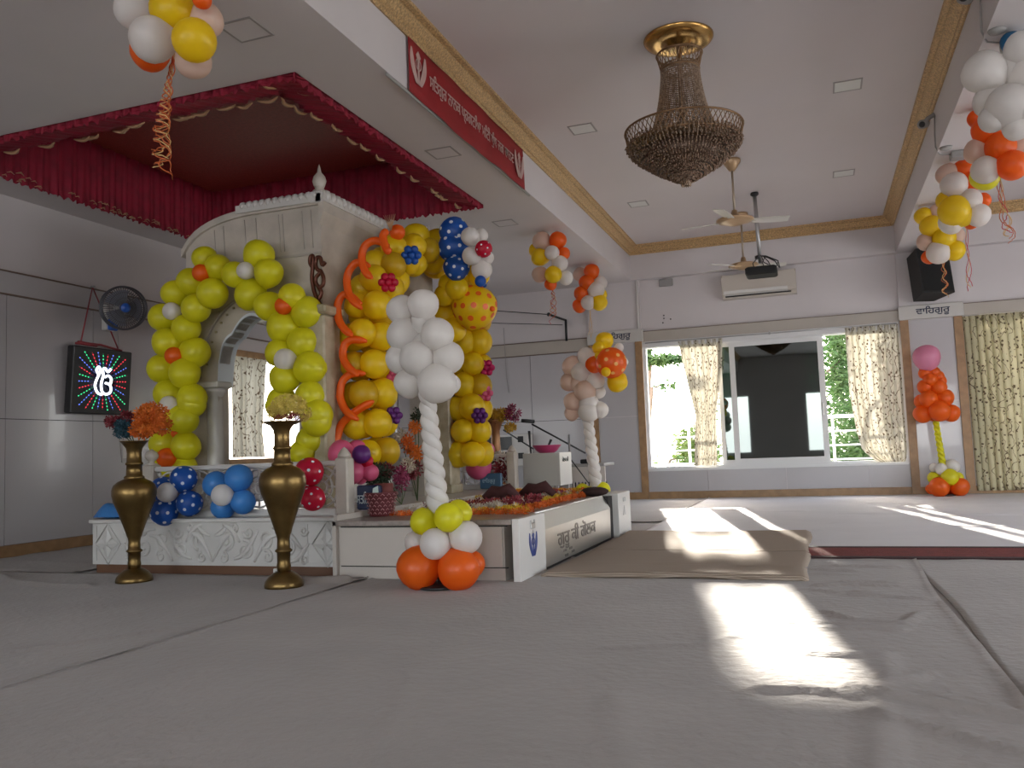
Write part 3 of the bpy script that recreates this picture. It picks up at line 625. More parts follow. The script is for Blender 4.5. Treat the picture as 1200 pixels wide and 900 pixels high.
def roofcap():
    b = MB(); cxx, cyy = (SX0+SX1)/2+.12, (SY0+SY1)/2
    prof = [(0, 0), (.25, .06), (.5, .1), (.75, .1), (1, .02)]
    n = 16
    def P(i, j):
        u = -1+2*i/n; w = -1+2*j/n; h = (1-u*u)*(1-w*w); return (cxx+u*.58, cyy+w*1.0, ZT+.01+.16*h**.6)
    b.grid(P, n+1, n+1); return b
roofcap().build('roof_cap', CREAM, sh)
FIN = [(.05, 0), (.06, .02), (.035, .04), (.05, .07), (.062, .11), (.05, .15), (.02, .19), (.012, .23), (0, .27)]
b = MB()
for x, y in ((SX1-.02, SY0+.02), (SX1-.02, SY1-.02)): b.bevbox(x-.065, x+.065, y-.065, y+.065, ZT-.04, ZT+.065, .008)
b.build('corner_block', MARBLE, sh)
fin = MB().lathe(FIN, n=14).mesh('finial', CREAM)
for x, y in ((SX1-.02, SY0+.02), (SX1-.02, SY1-.02)): part(sh, fin, 'finial', (x, y, ZT+.06), scale=(1, 1, .98))
def column_mesh(h, r):
    b = MB(); b.bevbox(-r*1.3, r*1.3, -r*1.3, r*1.3, 0, .12, .01); b.lathe([(r*1.2, .12), (r*.9, .16), (r, .3), (r*.92, h-.2), (r*.8, h-.14), (r*1.2, h-.1), (r*1.3, h-.06)], n=16); b.bevbox(-r*1.4, r*1.4, -r*1.4, r*1.4, h-.06, h, .01); return b
cm = column_mesh(1.15, .075).mesh('column', MARBLE)
for x, y in ((-5.08, 6.28), (-5.08, 8.4)): part(sh, cm, 'column', (x, y, ZP))
pm = MB(); pm.bevbox(-.13, .13, -.13, .13, 0, 1.62, .015); pm.bevbox(-.16, .16, -.16, .16, 1.62, 1.70, .015); pm.bevbox(-.15, .15, -.15, .15, 0, .1, .01)
STONE = mat('veined buff marble', (.42, .36, .26), .4, c2=(.28, .24, .15), vscale=7, bump=.1)
part(sh, pm.mesh('corner_pillar', STONE), 'corner_pillar', (-3.90, 6.14, ZP))
part(sh, pm.mesh('corner_pillar', STONE), 'corner_pillar', (-3.90, 8.62, ZP))
# scalloped lining of the near arch, bluish backlight painted into its white
b = MB(); pts = []
for k in range(57):
    t = -1+2*k/56; pts.append((-4.6+.42*t, 1.55+max(0, cusp(t, .6))))
for (a, c), (d, e) in zip(pts, pts[1:]): b.prism([(a, c), (d, e), (d, e+.025), (a, c+.025)], SY0-.015, SY0+.2, 'y')
b.build('arch_lining', mat('backlit white marble tone', (.62, .68, .74), .3), sh)
# brass emblem on the corner pillar
BR = mat('dark bronze', (.10, .03, .015), .35, .5)
em = thing('bronze_emblem', (-3.88, 6.1, 2.13), 'dark bronze Ik Onkar emblem standing on the corner pillar of the shrine', 'emblem')
b = MB(); b.lathe([(.075, 0), (.07, .015), (.03, .03), (.02, .07), (0, .075)], c=(-3.88, 6.1, 2.13), n=20); b.build('foot', BR, em)
def stroke(b, pts, r, f):
    Q_ = [pts[0]]+pts+[pts[-1]]; out = []
    for i in range(1, len(Q_)-2):
        for k in range(6):
            t = k/6; out.append(tuple(.5*(2*Q_[i][c]+(Q_[i+1][c]-Q_[i-1][c])*t+(2*Q_[i-1][c]-5*Q_[i][c]+4*Q_[i+1][c]-Q_[i+2][c])*t*t+(3*Q_[i][c]-Q_[i-1][c]-3*Q_[i+1][c]+Q_[i+2][c])*t**3) for c in (0, 1)))
    b.tube([f(*q) for q in out+[pts[-1]]], r, 8)
b = MB(); ef = lambda x, y: (-3.88+(x-80)*.00118, 6.1, 2.16+(590-y)*.00118)
for pts in ([(45, 330), (24, 300), (22, 262), (38, 240), (50, 265), (42, 330), (35, 400), (48, 490), (80, 575)], [(148, 300), (122, 318), (108, 268), (80, 262), (66, 300), (80, 345), (112, 365), (70, 400), (66, 440), (92, 480), (110, 520), (80, 575)], [(112, 365), (130, 410), (125, 460), (92, 480)]): stroke(b, pts, .018, ef)
b.tube([(-3.88, 6.1, 2.14), (-3.88, 6.1, 2.19)], .014, 8); b.build('letter', BR, em)
# things seen through the arches
b = MB(); b.tube([(-4.9, 7.9, .80), (-4.55, 7.6, .84), (-4.2, 7.3, .90)], [.13, .15, .12], 14); tag(b.build('bolster', mat('maroon cloth', (.09, .012, .015), .85, bump=.3)), 'maroon draped bolster seen low through the near arch of the shrine', 'cushion')
b = MB(); b.bevbox(-4.9, -4.2, 6.9, 8.0, ZP, ZP+.22, .04); tag(b.build('scripture_couch', mat('white quilt', (.5, .48, .45), .9, bump=.3)), 'low white couch inside the shrine', 'couch')

# ------------------------------------------------------------------ red ceiling canopy in the recess
cn = thing('ceiling_canopy', ((CX0+CX1)/2, (CY0+CY1)/2, 4.3), 'dark red cloth canopy lining the square ceiling recess with ruffled gold trimmed edges', 'canopy')
MB().box(CX0+.01, CX1-.01, CY0+.01, CY1-.01, 4.30, 4.33).build('top_cloth', REDC, cn)
def drape(p, q, n, nrm):
    b = MB(); p, q = Vector(p), Vector(q); nn = Vector(nrm); nu = n*8+1
    def P(i, j):
        t = i/(nu-1); s = j/6; c = p.lerp(q, t); z = 4.32-(4.32-3.60)*s+(.008*math.sin(i*1.3)+.01*math.sin(i*.7) if j == 6 else 0)
        d = .03+.011*math.sin(2*PI*i/8+.5*math.sin(i*.3))*(.4+.6*s)+.01*math.sin(i*.37)
        return (c.x+nn.x*d, c.y+nn.y*d, z)
    b.grid(P, nu, 7); o = b.build('side_drape', REDV, cn); md = o.modifiers.new('t', 'SOLIDIFY'); md.thickness = .003
drape((CX0, CY0, 0), (CX0, CY1, 0), 44, (1, 0, 0)); drape((CX0, CY1, 0), (CX1, CY1, 0), 44, (0, -1, 0))
drape((CX1, CY1, 0), (CX1, CY0, 0), 44, (-1, 0, 0)); drape((CX1, CY0, 0), (CX0, CY0, 0), 44, (0, 1, 0))
def frill(p, q, nrm, n, w=.40):
    b = MB(); p, q = Vector(p), Vector(q); nn = Vector(nrm); nu = n*8+1
    def P(i, j):
        t = i/(nu-1); s = j/5; c = p.lerp(q, t); d = .02+w*s+.012*math.sin(i*.9)*s; z = 3.62+.10*s**1.2+.008*math.sin(2*PI*i/8)*(.3+s)+.01*math.sin(i*.23)*s
        return (c.x+nn.x*d, c.y+nn.y*d, z)
    b.grid(P, nu, 6); o = b.build('frill', REDV, cn); md = o.modifiers.new('t', 'SOLIDIFY'); md.thickness = .003
    rs = random.Random(n)
    Lq = (q-p).length; k = 0; t = .03
    while t < 1:
        c = p.lerp(q, t); d = .02+w*rs.uniform(.55, 1.0); z = 3.62+.10*((d-.02)/w)**1.2-.035; dirv = (q-p).normalized()
        pts = []
        for s in range(7):
            u = (s/6-.5)*rs.uniform(.16, .2); e = math.sin(PI*s/6)*.03*rs.choice((1, 1, .5)); r = c+dirv*u+nn*(d+e); pts.append((r.x, r.y, z-.012*math.sin(PI*s/6)))
        MB().tube(pts, [.005, .012, .016, .018, .016, .012, .005], 5).build('gold_bow', TRIM, cn); t += rs.uniform(.08, .42)/Lq
frill((CX0, CY0, 0), (CX1, CY0, 0), (0, 1, 0), 46); frill((CX1, CY0, 0), (CX1, CY1, 0), (-1, 0, 0), 47)
b = MB(); rs = random.Random(9)
for k in range(60):
    y = rs.uniform(CY0+.1, CY1-.1); z = rs.uniform(3.6, 3.66); b.tube([(CX0+.07, y, z), (CX0+.085, y+.03, z+.012), (CX0+.07, y+rs.uniform(.05, .08), z)], [.003, .007, .003], 5)
for k in range(10): y = rs.uniform(CY0+.05, CY0+.9); z = rs.uniform(3.66, 4.1); b.tube([(CX0+.07, y, z), (CX0+.09, y+.04, z+.015), (CX0+.07, y+.09, z)], [.003, .01, .003], 5)
b.build('gold_trim', TRIM, cn)['kind'] = 'stuff'
# banner on the soffit face
bn = thing('banner', (-2.77, 7, 3.85), 'long red banner with pale lettering and two khanda emblems under the gilded moulding', 'banner')
b = MB(); nu = 90
def P(i, j):
    y = 5.66+(8.36-5.66)*i/(nu-1); z = ZM-.005+(ZS-.02-ZM)*j/5; return (-2.765+.006*math.sin(y*9+j*.4), y, z-.01*math.sin(y*3)*(j/5))
b.grid(P, nu, 6); o = cloth = b.build('cloth', BANNER, bn); md = o.modifiers.new('t', 'SOLIDIFY'); md.thickness = .002
LET = mat('pale pink lettering', (.50, .33, .30), .6)
text('ਸ\u0a3fਤਗੁਰ ਨਾਨਕ ਪ੍ਰਗਟਿਆ ਮਿਟੀ ਧੁੰਧ ਜਗ ਚਾਨਣ', 'lettering', .2, (-2.752, 7.02, 3.84), '+x', LET, cloth, fit=2.0, zfit=.17)
for ky, kz in ((5.82, 3.86), (8.2, 3.83)): b = MB(); khanda(b, ky, kz, .26, -2.755); b.build('emblem', LET, cloth)
b = MB(); b.tube([(-2.79, 5.35, ZS-.012), (-2.79, 8.6, ZS-.012)], .012, 6); tag(b.build('cable_strip', mat('grey conduit', (.3, .29, .27), .6)), 'thin grey strip running along the soffit edge under the red banner', 'cable strip')
# ------------------------------------------------------------------ chandelier
ch = thing('chandelier', (-.88, 6.86, 3.3), 'large brown crystal bead chandelier with gold lattice crowns hanging under a gold ceiling disc', 'chandelier')
CHX, CHY = -.88, 6.86
BEAD = mat('smoky crystal beads', (.20, .13, .09), .16, .55, c2=(.48, .36, .26), vscale=60)
BRASSD = mat('antique brass lattice', (.22, .13, .07), .35, .8)
b = MB(); b.lathe([(0, 4.13), (.04, 4.13), (.05, 4.15), (.09, 4.14), (.10, 4.165), (.17, 4.15), (.235, 4.155), (.27, 4.17), (.285, 4.19), (.285, 4.2)], c=(CHX, CHY, 0), n=48)
b.build('ceiling_disc', GOLD, ch)
MB().tube([(CHX, CHY, 4.16), (CHX, CHY, 3.35)], .022, 10).build('stem', BRASSD, ch)
def lattice(name, r0, r1, z0, z1, n):
    b = MB()
    for k in range(n):
        for g in (-1, 1):
            pts = []
            for s in range(4):
                t = s/3; A = 2*PI*(k+g*t*1.5)/n; r = r0+(r1-r0)*t; pts.append((CHX+r*math.cos(A), CHY+r*math.sin(A), z0+(z1-z0)*t))
            b.tube(pts, .0042, 4, caps=False)
    for z, r in ((z0, r0), (z1, r1)):
        b.tube([(CHX+r*math.cos(2*PI*k/48), CHY+r*math.sin(2*PI*k/48), z) for k in range(49)], .009, 6, caps=False)
    b.build(name, BRASSD, ch)
lattice('upper_crown', .155, .185, 3.93, 4.06, 30); lattice('lower_crown', .455, .475, 3.30, 3.42, 64)
b = MB()
for k in range(72):     # long strands
    A = 2*PI*k/72
    for s in range(34):
        t = s/33; r = .15+.03*t+.09*t**2.2; b.oct((CHX+r*math.cos(A), CHY+r*math.sin(A), 3.96-.58*t), .0085, .0105)
b.build('bead_strands', BEAD, ch)
b = MB()
for k in range(84):     # wide bowl of strands
    A = 2*PI*k/84
    for s in range(30):
        t = s/29; r = .44*(1-t**1.5)+.03+random.uniform(-.008, .008)-.012*(s % 4 == 0); z = 3.31-.33*t+random.uniform(-.006, .006); b.oct((CHX+r*math.cos(A+random.uniform(-.01, .01)), CHY+r*math.sin(A), z), random.uniform(.007, .011), .010)
for ring, (r, z) in enumerate(((.43, 3.33), (.38, 3.32), (.33, 3.33), (.28, 3.34), (.24, 3.37))):
    for k in range(int(r*150)):
        A = 2*PI*k/int(r*150)
        for s in range(5): b.oct((CHX+r*math.cos(A), CHY+r*math.sin(A), z-.015*s+.02), .009, .0105)
for k in range(40): A = 2*PI*k/40; b.oct((CHX+.035*math.cos(A), CHY+.035*math.sin(A), 2.985-.01*(k % 3)), .009, .016)
b.build('bead_bowl', BEAD, ch)
b = MB(); b.lathe([(.0, 3.36), (.40, 3.34), (.42, 3.31), (.0, 3.33)], c=(CHX, CHY, 0), n=40); b.build('lamp_tray', BRASSD, ch)
b = MB(); b.lathe([(.0, 3.30), (.38, 3.24), (.26, 3.12), (.0, 3.02)], c=(CHX, CHY, 0), n=32); b.build('inner_bowl', mat('dark brown glass', (.10, .06, .04), .3, .5), ch)

# ------------------------------------------------------------------ ceiling fans, projector, air conditioner, speaker
FANM = mat('tan fan motor', (.45, .30, .17), .35, .3); BLADE = mat('white fan blade', (.62, .60, .55), .25)
def fan(x, y, zb, r, angs, label, motor=FANM):
    t = thing('ceiling_fan', (x, y, zb), label, 'ceiling fan')
    MB().lathe([(0, 4.2), (.10, 4.2), (.105, 4.17), (.06, 4.10), (.03, 4.06), (0, 4.06)], c=(x, y, 0), n=24).build('ceiling_cup', motor, t)
    MB().tube([(x, y, 4.1), (x, y, zb+.05)], .014, 8).build('rod', mat('fan rod', (.4, .33, .25), .3, .6), t)
    MB().lathe([(.0, zb+.13), (.03, zb+.13), (.045, zb+.06), (.15, zb+.04), (.215, zb+.02), (.215, zb), (.14, zb-.02), (.06, zb-.05), (0, zb-.055)], c=(x, y, 0), n=28).build('motor', motor, t)
    b0 = MB()
    def P(i, j):
        s = i/10; w = .055+.02*math.sin(PI*s*.8); q = (j/3-.5)*2; return (.2+s*(r-.2), q*w, -.012*q-.012*s*0+.004*(1-q*q))
    b0.grid(P, 11, 4, sm=False); b0.box(.12, .24, -.02, .02, -.006, .002); me = b0.mesh('blade', BLADE)
    from mathutils import Quaternion
    for a in angs:
        o = part(t, me, 'blade', (x, y, zb), rot=Quaternion((0, 0, 1), math.radians(a))); md = o.modifiers.new('t', 'SOLIDIFY'); md.thickness = .006
    return t
fan(-.76, 10.13, 3.46, .62, (258, 15, 172), 'ceiling fan with a tan motor and white blades just behind the chandelier')
fan(-.86, 12.6, 3.42, .60, (222, 15, 165), 'rear white ceiling fan partly hidden by the black projector')
pj = thing('projector', (-.58, 11.63, 3.2), 'black ceiling projector with dangling cables on a grey pole', 'projector')
MB().tube([(-.60, 11.63, 4.19), (-.58, 11.63, 3.24)], .026, 12).build('pole', CHROME, pj)
MB().lathe([(.05, 4.2), (.055, 4.17), (.03, 4.15), (0, 4.15)], c=(-.6, 11.63, 0), n=16).build('ceiling_plate', BLACK, pj)
MB().bevbox(-.77, -.37, 11.45, 11.8, 3.06, 3.17, .02).build('body', mat('matt black case', (.004, .004, .004), .7), pj)
b = MB(); rs = random.Random(2)
for k in range(7):
    x1 = -.58+rs.uniform(-.1, .25); b.tube([(-.58, 11.6, 3.34), (-.55+rs.uniform(-.04, .06), 11.5, 3.3), (x1, 11.5, 3.22), (x1+rs.uniform(-.05, .1), 11.48, 3.13+rs.uniform(-.03, .05))], .007, 5)
b.tube([(-.61, 11.63, 3.34), (-.61, 11.63, 3.3)], .035, 10); b.build('cable', BLACK, pj)
ac = thing('air_conditioner', (-.73, 13.8, 3.17), 'white split air conditioner high on the back wall above the window', 'air conditioner')
ACM = mat('ivory plastic', (.52, .47, .41), .35)
b = MB(); prof = [(14.0, 3.17), (13.84, 3.17), (13.77, 3.23), (13.76, 3.5), (13.80, 3.545), (14.0, 3.545)]; b.prism(prof, -1.3, -.17, 'x'); acb = b.build('body', ACM, ac)
b = MB(); b.box(-1.25, -.25, 13.765, 13.80, 3.185, 3.2); b.build('air_slot', DARK, acb)
MB().prism([(13.757, 3.285), (13.763, 3.285), (13.763, 3.535), (13.757, 3.535)], -1.285, -.185, 'x').build('front_panel', ACM, ac)
MB().prism([(13.79, 3.205), (13.765, 3.24), (13.76, 3.28), (13.77, 3.28)], -1.27, -.30, 'x').build('flap', WHITEP, acb)
sp = thing('loudspeaker', (1.62, 13.6, 3.2), 'black loudspeaker mounted on the right pillar beneath the balloons', 'loudspeaker')
from mathutils import Quaternion
Ms = Matrix.Translation((1.66, 13.68, 3.22)) @ Matrix.Rotation(math.radians(24), 4, 'Z') @ Matrix.Rotation(math.radians(-8), 4, 'X')
b = MB(); b.prism([(-.24, -.21), (-.16, .2), (.16, .2), (.24, -.21)], -.34, .34, 'z', M=Ms); b.build('cabinet', mat('matt black box', (.004, .004, .004), .6), sp)
b = MB(); b.box(-.22, .22, -.218, -.208, -.31, .31, M=Ms); b.build('grille', mat('black grille', (.006, .006, .006), .9), sp)
b = MB()
for z, r in ((-.12, .15), (.2, .07)): b.tube([Ms @ Vector((r*math.cos(2*PI*k/24), -.208, z+r*math.sin(2*PI*k/24))) for k in range(25)], .008, 6)
b.build('driver_ring', BLACK, sp)
MB().tube([(1.66, 13.8, 3.2), (1.66, 13.93, 3.2)], .03, 8).build('bracket', BLACK, sp)
# small boxes, cameras, cables
GREYP = mat('grey plastic box', (.30, .29, .28), .5)
b = MB(); b.bevbox(-2.33, -2.10, 13.95, 14.0, 3.50, 3.62, .01); tag(b.build('wall_box', GREYP), 'small grey box high on the back wall left of the air conditioner', 'box')
b = MB()
for x, z in ((-2.28, 3.02), (-2.28, 2.97), (-2.30, 2.90), (-2.17, 2.95)): b.tube([(x, 13.992, z), (x, 14, z)], .012, 8)
tag(b.build('wall_hole_marks', DARK), 'few dark screw holes in the wall above the left end of the window', 'screw holes')
def cctv(y, label):
    t = thing('security_camera', (1.27, y, 4.0), label, 'security camera')
    MB().lathe([(.06, 0), (.05, -.02), (.02, -.03), (0, -.03)], c=(1.34, y, ZS), n=14).build('mount', GREYP, t)
    b = MB(); b.tube([(1.262, y, 3.98), (1.2, y, 3.95), (1.17, y-.06, 3.9)], .022, 8); b.build('arm', GREYP, t)
    b = MB(); b.tube([(1.18, y+.02, 3.91), (1.13, y-.12, 3.86)], [.04, .045], 12); bd = b.build('body', GREYP, t)
    MB().ball((1.13, y-.13, 3.855), .03, 10).build('lens', BLACK, bd)
    b = MB(); b.tube([(1.262, y, 3.97), (1.255, y+.03, 3.8), (1.26, y+.08, 3.68), (1.30, y+.14, 3.625), (1.42, y+.2, 3.62)], .007, 6); b.build('cable', GREYP, t)
    MB().bevbox(1.40, 1.55, y+.14, y+.28, 3.57, ZS, .01).build('junction_box', GREYP, t)
cctv(9.0, 'small security camera on the right beam, farther from the viewer beside the yellow balloons')
cctv(6.5, 'small security camera on the right beam nearest the viewer above the white balloons')
BKT = MB(); BKT.tube([(-3.95, 13.93, 3.08), (-3.95, 13.93, 2.72)], .022, 8); BKT.tube([(-3.95, 13.95, 3.08), (-4.15, 13.6, 3.15)], .02, 8); BKT.ball((-4.15, 13.6, 3.15), .035, 8)
tag(BKT.build('wall_bracket', BLACK), 'black angled metal bracket on the wall below the hanging balloons', 'bracket')
b = MB(); b.tube([(-4.15, 13.6, 3.15), (-5.0, 12.9, 3.2), (-6.8, 11.2, 3.35)], .008, 5); b.tube([(-4.0, 13.9, 3.0), (-5.3, 12.9, 3.02), (-7.4, 11.2, 3.1)], .006, 5)
tag(b.build('hanging_wire', BLACK), 'pair of thin black wires stretched from the wall bracket to the left', 'wire')
b = MB(); b.tube([(-5.1, 13.96, 3.05), (-5.08, 13.955, 2.2), (-5.05, 13.96, 1.9)], .005, 5); tag(b.build('wall_cable', GREYP), 'thin cable hanging down the wall behind the balloon arch', 'cable')
# recessed lights
LF = mat('light frame', (.30, .28, .27), .5); LD = mat('unlit diffuser', (.62, .62, .60), .4)
def downlight(x, y, z, label, group=None, s=.13):
    t = thing('ceiling_light', (x, y, z), label, 'ceiling light', group)
    b = MB(); frame_h(b, x-s, x+s, y-s, y+s, z-.006, z, .016); b.build('frame', LF, t)
    MB().box(x-s+.016, x+s-.016, y-s+.016, y+s-.016, z-.004, z).build('diffuser', LD if z > 4 else PAINT, t)
def frame_h(b, x0, x1, y0, y1, z0, z1, w):
    b.box(x0, x1, y0, y0+w, z0, z1); b.box(x0, x1, y1-w, y1, z0, z1); b.box(x0, x0+w, y0+w, y1-w, z0, z1); b.box(x1-w, x1, y0+w, y1-w, z0, z1)
downlight(-3.32, 4.43, ZS, 'square ceiling light beside the big hanging balloon cluster at top left')
downlight(-3.1, 7.03, ZS, 'square ceiling light between the red canopy and the red banner')
downlight(-3.42, 9.56, ZS, 'small square ceiling light above the blue dotted balloons')
downlight(-2.12, 8.43, ZC, 'square ceiling light left of the chandelier')
downlight(-2.13, 11.42, ZC, 'square ceiling light below and left of the chandelier bowl')
downlight(.47, 8.46, ZC, 'brightest square ceiling light, right of the chandelier top')
downlight(.51, 11.29, ZC, 'square ceiling light right of the ceiling fans')

# ------------------------------------------------------------------ left wall: light box, wall fan, sockets
led = thing('light_box', (XL+.12, 7.32, 1.8), 'black light box with glowing white Ik Onkar and coloured rays on a red ribbon', 'light box')
Ml = Matrix.Translation((XL+.10, 7.33, 1.81)) @ Matrix.Rotation(math.radians(4), 4, 'Y')
case = MB().bevbox(-.05, .05, -.41, .41, -.365, .365, .01, M=Ml).build('case', BLACK, led)
COLS = [(1, .05, .08), (.05, .9, .35), (.15, .25, 1), (.9, .9, 1)]
mats = [mat('glowing lamp %s' % nm, c, emit=1.6) for nm, c in zip(('red', 'green', 'blue', 'white'), COLS)]
mb = [MB() for _ in COLS]; rs = random.Random(5); DM = [mat('lamp trail %s' % nm, tuple(q*.5 for q in c), emit=.15) for nm, c in zip(('red', 'green', 'blue', 'white'), COLS)]; md_ = [MB() for _ in COLS]
for k in range(28):
    A = 2*PI*k/28+.05; c = k % 3; rmax = min(.33/max(abs(math.cos(A)), .01), .31/max(abs(math.sin(A)), .01), .42)
    n = int((rmax-.2)/.04)
    for s in range(n+1):
        r = .205+s*.04; mb[c].ball((.052, r*math.cos(A), r*math.sin(A)), .0068, 6, M=Ml)
    md_[c].tube([(.052, .15*math.cos(A), .15*math.sin(A)), (.052, rmax*math.cos(A), rmax*math.sin(A))], .003, 4, M=Ml)
for q, nm in zip(range(3), ('red', 'green', 'blue')):
    o = mb[q].build('lamp_row', mats[q], case); o['label'] = nm+' glowing lamp rays'; md_[q].build('lamp_trail', DM[q], case)
b = MB(); b.tube([Ml @ Vector((.051, .185*math.cos(2*PI*k/32), .2*math.sin(2*PI*k/32))) for k in range(33)], .006, 6); b.lathe([(0, 0), (.185, 0)], n=32, M=Ml @ Matrix.Translation((.0505, 0, 0)) @ Matrix.Rotation(PI/2, 4, 'Y') @ Matrix.Scale(1.08, 4, (1, 0, 0))); b.build('disc', mat('deep blue disc', (.02, .02, .09), .4), case)
b = MB(); lf = lambda x, y: tuple(Ml @ Vector((.062, (x-305)*.0021, (645-y)*.0021)))
for pts in ([(283, 590), (268, 570), (255, 588), (268, 606), (283, 590), (262, 630), (250, 670), (268, 705), (298, 716)], [(350, 575), (330, 592), (312, 575), (296, 582), (300, 615), (290, 660), (300, 700), (330, 712), (356, 695), (350, 662), (318, 652)], [(350, 662), (356, 630), (335, 612), (312, 622)]): stroke(b, pts, .0135, lf)
b.build('letter', mat('glowing white letter', (.85, .92, 1), emit=2.4), case)
RIB = mat('red ribbon', (.30, .04, .05), .6)
b = MB(); b.tube([(XL+.12, 7.05, 2.2), (XL+.04, 7.29, 2.88), (XL+.1, 7.62, 2.17)], .009, 5); b.tube([(XL+.13, 6.98, 2.2), (XL+.15, 7.3, 2.215), (XL+.13, 7.62, 2.18)], .014, 6); b.tube([(XL+.14, 7.0, 2.21), (XL+.17, 7.14, 2.2), (XL+.15, 7.24, 2.205)], .022, 6)
b.build('hanging_ribbon', RIB, led)
MB().tube([(XL+.02, 7.29, 2.88), (XL+.07, 7.29, 2.88)], .012, 6).build('hook', CHROME, led)
wf = thing('wall_fan', (XL+.3, 7.75, 2.6), 'round wall fan with a blue hub and dark wire cage above the glowing light box', 'fan')
fc = at(145, 361, X=XL+.42); ax_ = (CAMP-fc).normalized(); ax_ = Vector((.86, -.5, -.12)).normalized()
Mf = Matrix.Translation(fc) @ ax_.to_track_quat('Z', 'Y').to_matrix().to_4x4()
DG = mat('dark wire', (.09, .09, .10), .4, .4); FB = mat('blue plastic', (.02, .10, .45), .35)
b = MB()
for z, r in ((.045, .235), (-.06, .235), (.0, .24)): b.tube([Mf @ Vector((r*math.cos(2*PI*k/40), r*math.sin(2*PI*k/40), z)) for k in range(41)], .009, 6, caps=False)
for k in range(56):
    A = 2*PI*k/56; c, s_ = math.cos(A), math.sin(A)
    b.tube([Mf @ Vector((c*r, s_*r, z)) for r, z in ((.05, .075), (.15, .07), (.215, .05), (.24, .0), (.21, -.06), (.08, -.10))], .0028, 4, caps=False)
for r in (.11, .17): b.tube([Mf @ Vector((r*math.cos(2*PI*k/32), r*math.sin(2*PI*k/32), .07)) for k in range(33)], .003, 4, caps=False)
b.build('cage', DG, wf)
b = MB(); b.lathe([(0, .085), (.05, .08), (.058, .06), (.055, .03), (.03, .02)], n=20, M=Mf); b.build('hub', FB, wf)
b = MB(); b.lathe([(.0, -.2), (.06, -.19), (.075, -.13), (.07, -.05), (0, -.03)], n=20, M=Mf); b.build('motor', WHITEP, wf)
b = MB()
for k in range(3):
    A = 2*PI*k/3
    def P(i, j):
        r = .05+.15*i/6; a = A+(j/5-.5)*1.5; return Mf @ Vector((r*math.cos(a), r*math.sin(a), .02-.05*(j/5)))
    b.grid(P, 7, 6)
o = b.build('blades', mat('translucent grey blade', (.22, .23, .28), .4), wf)
MB().bevbox(XL+.03, XL+.11, 7.42, 7.56, 2.40, 2.70, .01).build('mount', WHITEP, wf)
b = MB(); b.bevbox(XL+.11, XL+.16, 7.43, 7.55, 2.40, 2.53, .01); b.ball((XL+.165, 7.49, 2.465), .015, 8); b.build('control_box', FB, wf)
b = MB(); b.tube([(XL+.1, 7.5, 2.6), (XL+.25, 7.6, 2.62), Mf @ Vector((0, 0, -.15))], .022, 8); b.build('arm', FB, wf)
b = MB(); b.tube([(XL+.14, 7.56, 2.4), (XL+.1, 7.62, 2.0), (XL+.05, 7.66, 1.3), (XL+.04, 7.72, .9)], .005, 5); b.build('cord', GREYP, wf)
b = MB(); b.bevbox(XL+.016, XL+.03, 7.75, 7.98, .95, 1.12, .004); o = b.build('socket_plate', WHITEP); tag(o, 'white socket plate on the side wall behind the orange flowers', 'socket'); 
b = MB(); b.bevbox(XL+.03, XL+.035, 7.82, 7.92, 1.03, 1.05, .002); b.build('switch', DARK, o)

# ------------------------------------------------------------------ back left corner: cabinet, stand box, bowl, microphone, harmonium
wc = thing('wall_cabinet', (-4.9, 13.85, .9), 'white wall cabinet with a dark glazed front and sockets behind the far vase', 'cabinet')
MB().bevbox(-5.45, -4.65, 13.7, 13.98, .62, 1.16, .01).build('body', WHITEP, wc)
b = MB(); b.box(-5.40, -4.93, 13.685, 13.70, .68, 1.12); b.build('glass_front', mat('black glass', (.012, .012, .014), .1), wc)
b = MB(); b.box(-5.40, -4.93, 13.675, 13.686, .86, .895); b.build('shelf_strip', WHITEP, wc)
for z in (1.02, .74): MB().bevbox(-4.82, -4.72, 13.685, 13.70, z, z+.10, .004).build('socket', BLACK, wc)
bx = thing('speaker_box', (-3.05, 9.9, 0), 'plain pale box with a white lettered side and a pink bowl on its top', 'box')
MB().bevbox(-3.36, -2.90, 9.7, 10.2, .44, .83, .004).build('body', mat('grey laminate', (.40, .39, .36), .4), bx)
sdp = MB().box(-2.905, -2.896, 9.7, 10.2, .44, .83).build('side_panel', WHITEP, bx)
MB().box(-3.34, -2.92, 9.72, 10.18, 0.0, .10).build('base', GREYP, bx)
b = MB()
for x in (-3.3, -3.22, -3.12, -3.0, -2.95): b.box(x-.015, x+.015, 9.72, 9.76, .1, .44)
b.build('stand_bars', GREYP, bx); MB().box(-3.34, -2.92, 10.1, 10.18, .1, .44).build('stand_back', GREYP, bx)
text('ਗੋਲਕ ਜੀ', 'lettering', .1, (-2.893, 9.93, .75), '+x', mat('dark grey lettering', (.08, .09, .08), .5), sdp, fit=.26, zfit=.06)
b = MB(); b.lathe([(.09, 0), (.13, .03), (.175, .09), (.185, .095), (.17, .09), (.12, .035), (0, .02)], c=(-3.12, 9.92, .83), n=28)
tag(b.build('bowl', mat('pink plastic', (.62, .08, .22), .35, trans=.2)), 'shallow pink plastic bowl standing on the pale box', 'bowl')
mic = thing('microphone_stand', (-3.2, 10.8, 0), 'black microphone stand with a long boom behind the pale box', 'microphone stand')
p0, p1, p2 = at(686, 531, Y=11.0), at(623, 497, Y=10.6), at(611, 493, Y=10.5)
MB().tube([p0, p1], .012, 6).build('boom', BLACK, mic); MB().tube([p2, at(626, 494, Y=10.6)], .025, 8).build('microphone', BLACK, mic)
q = at(667, 520, Y=10.85); MB().tube([(q.x, q.y, 0), (q.x, q.y, q.z+.12)], .014, 8).build('pole', CHROME, mic)
b = MB()
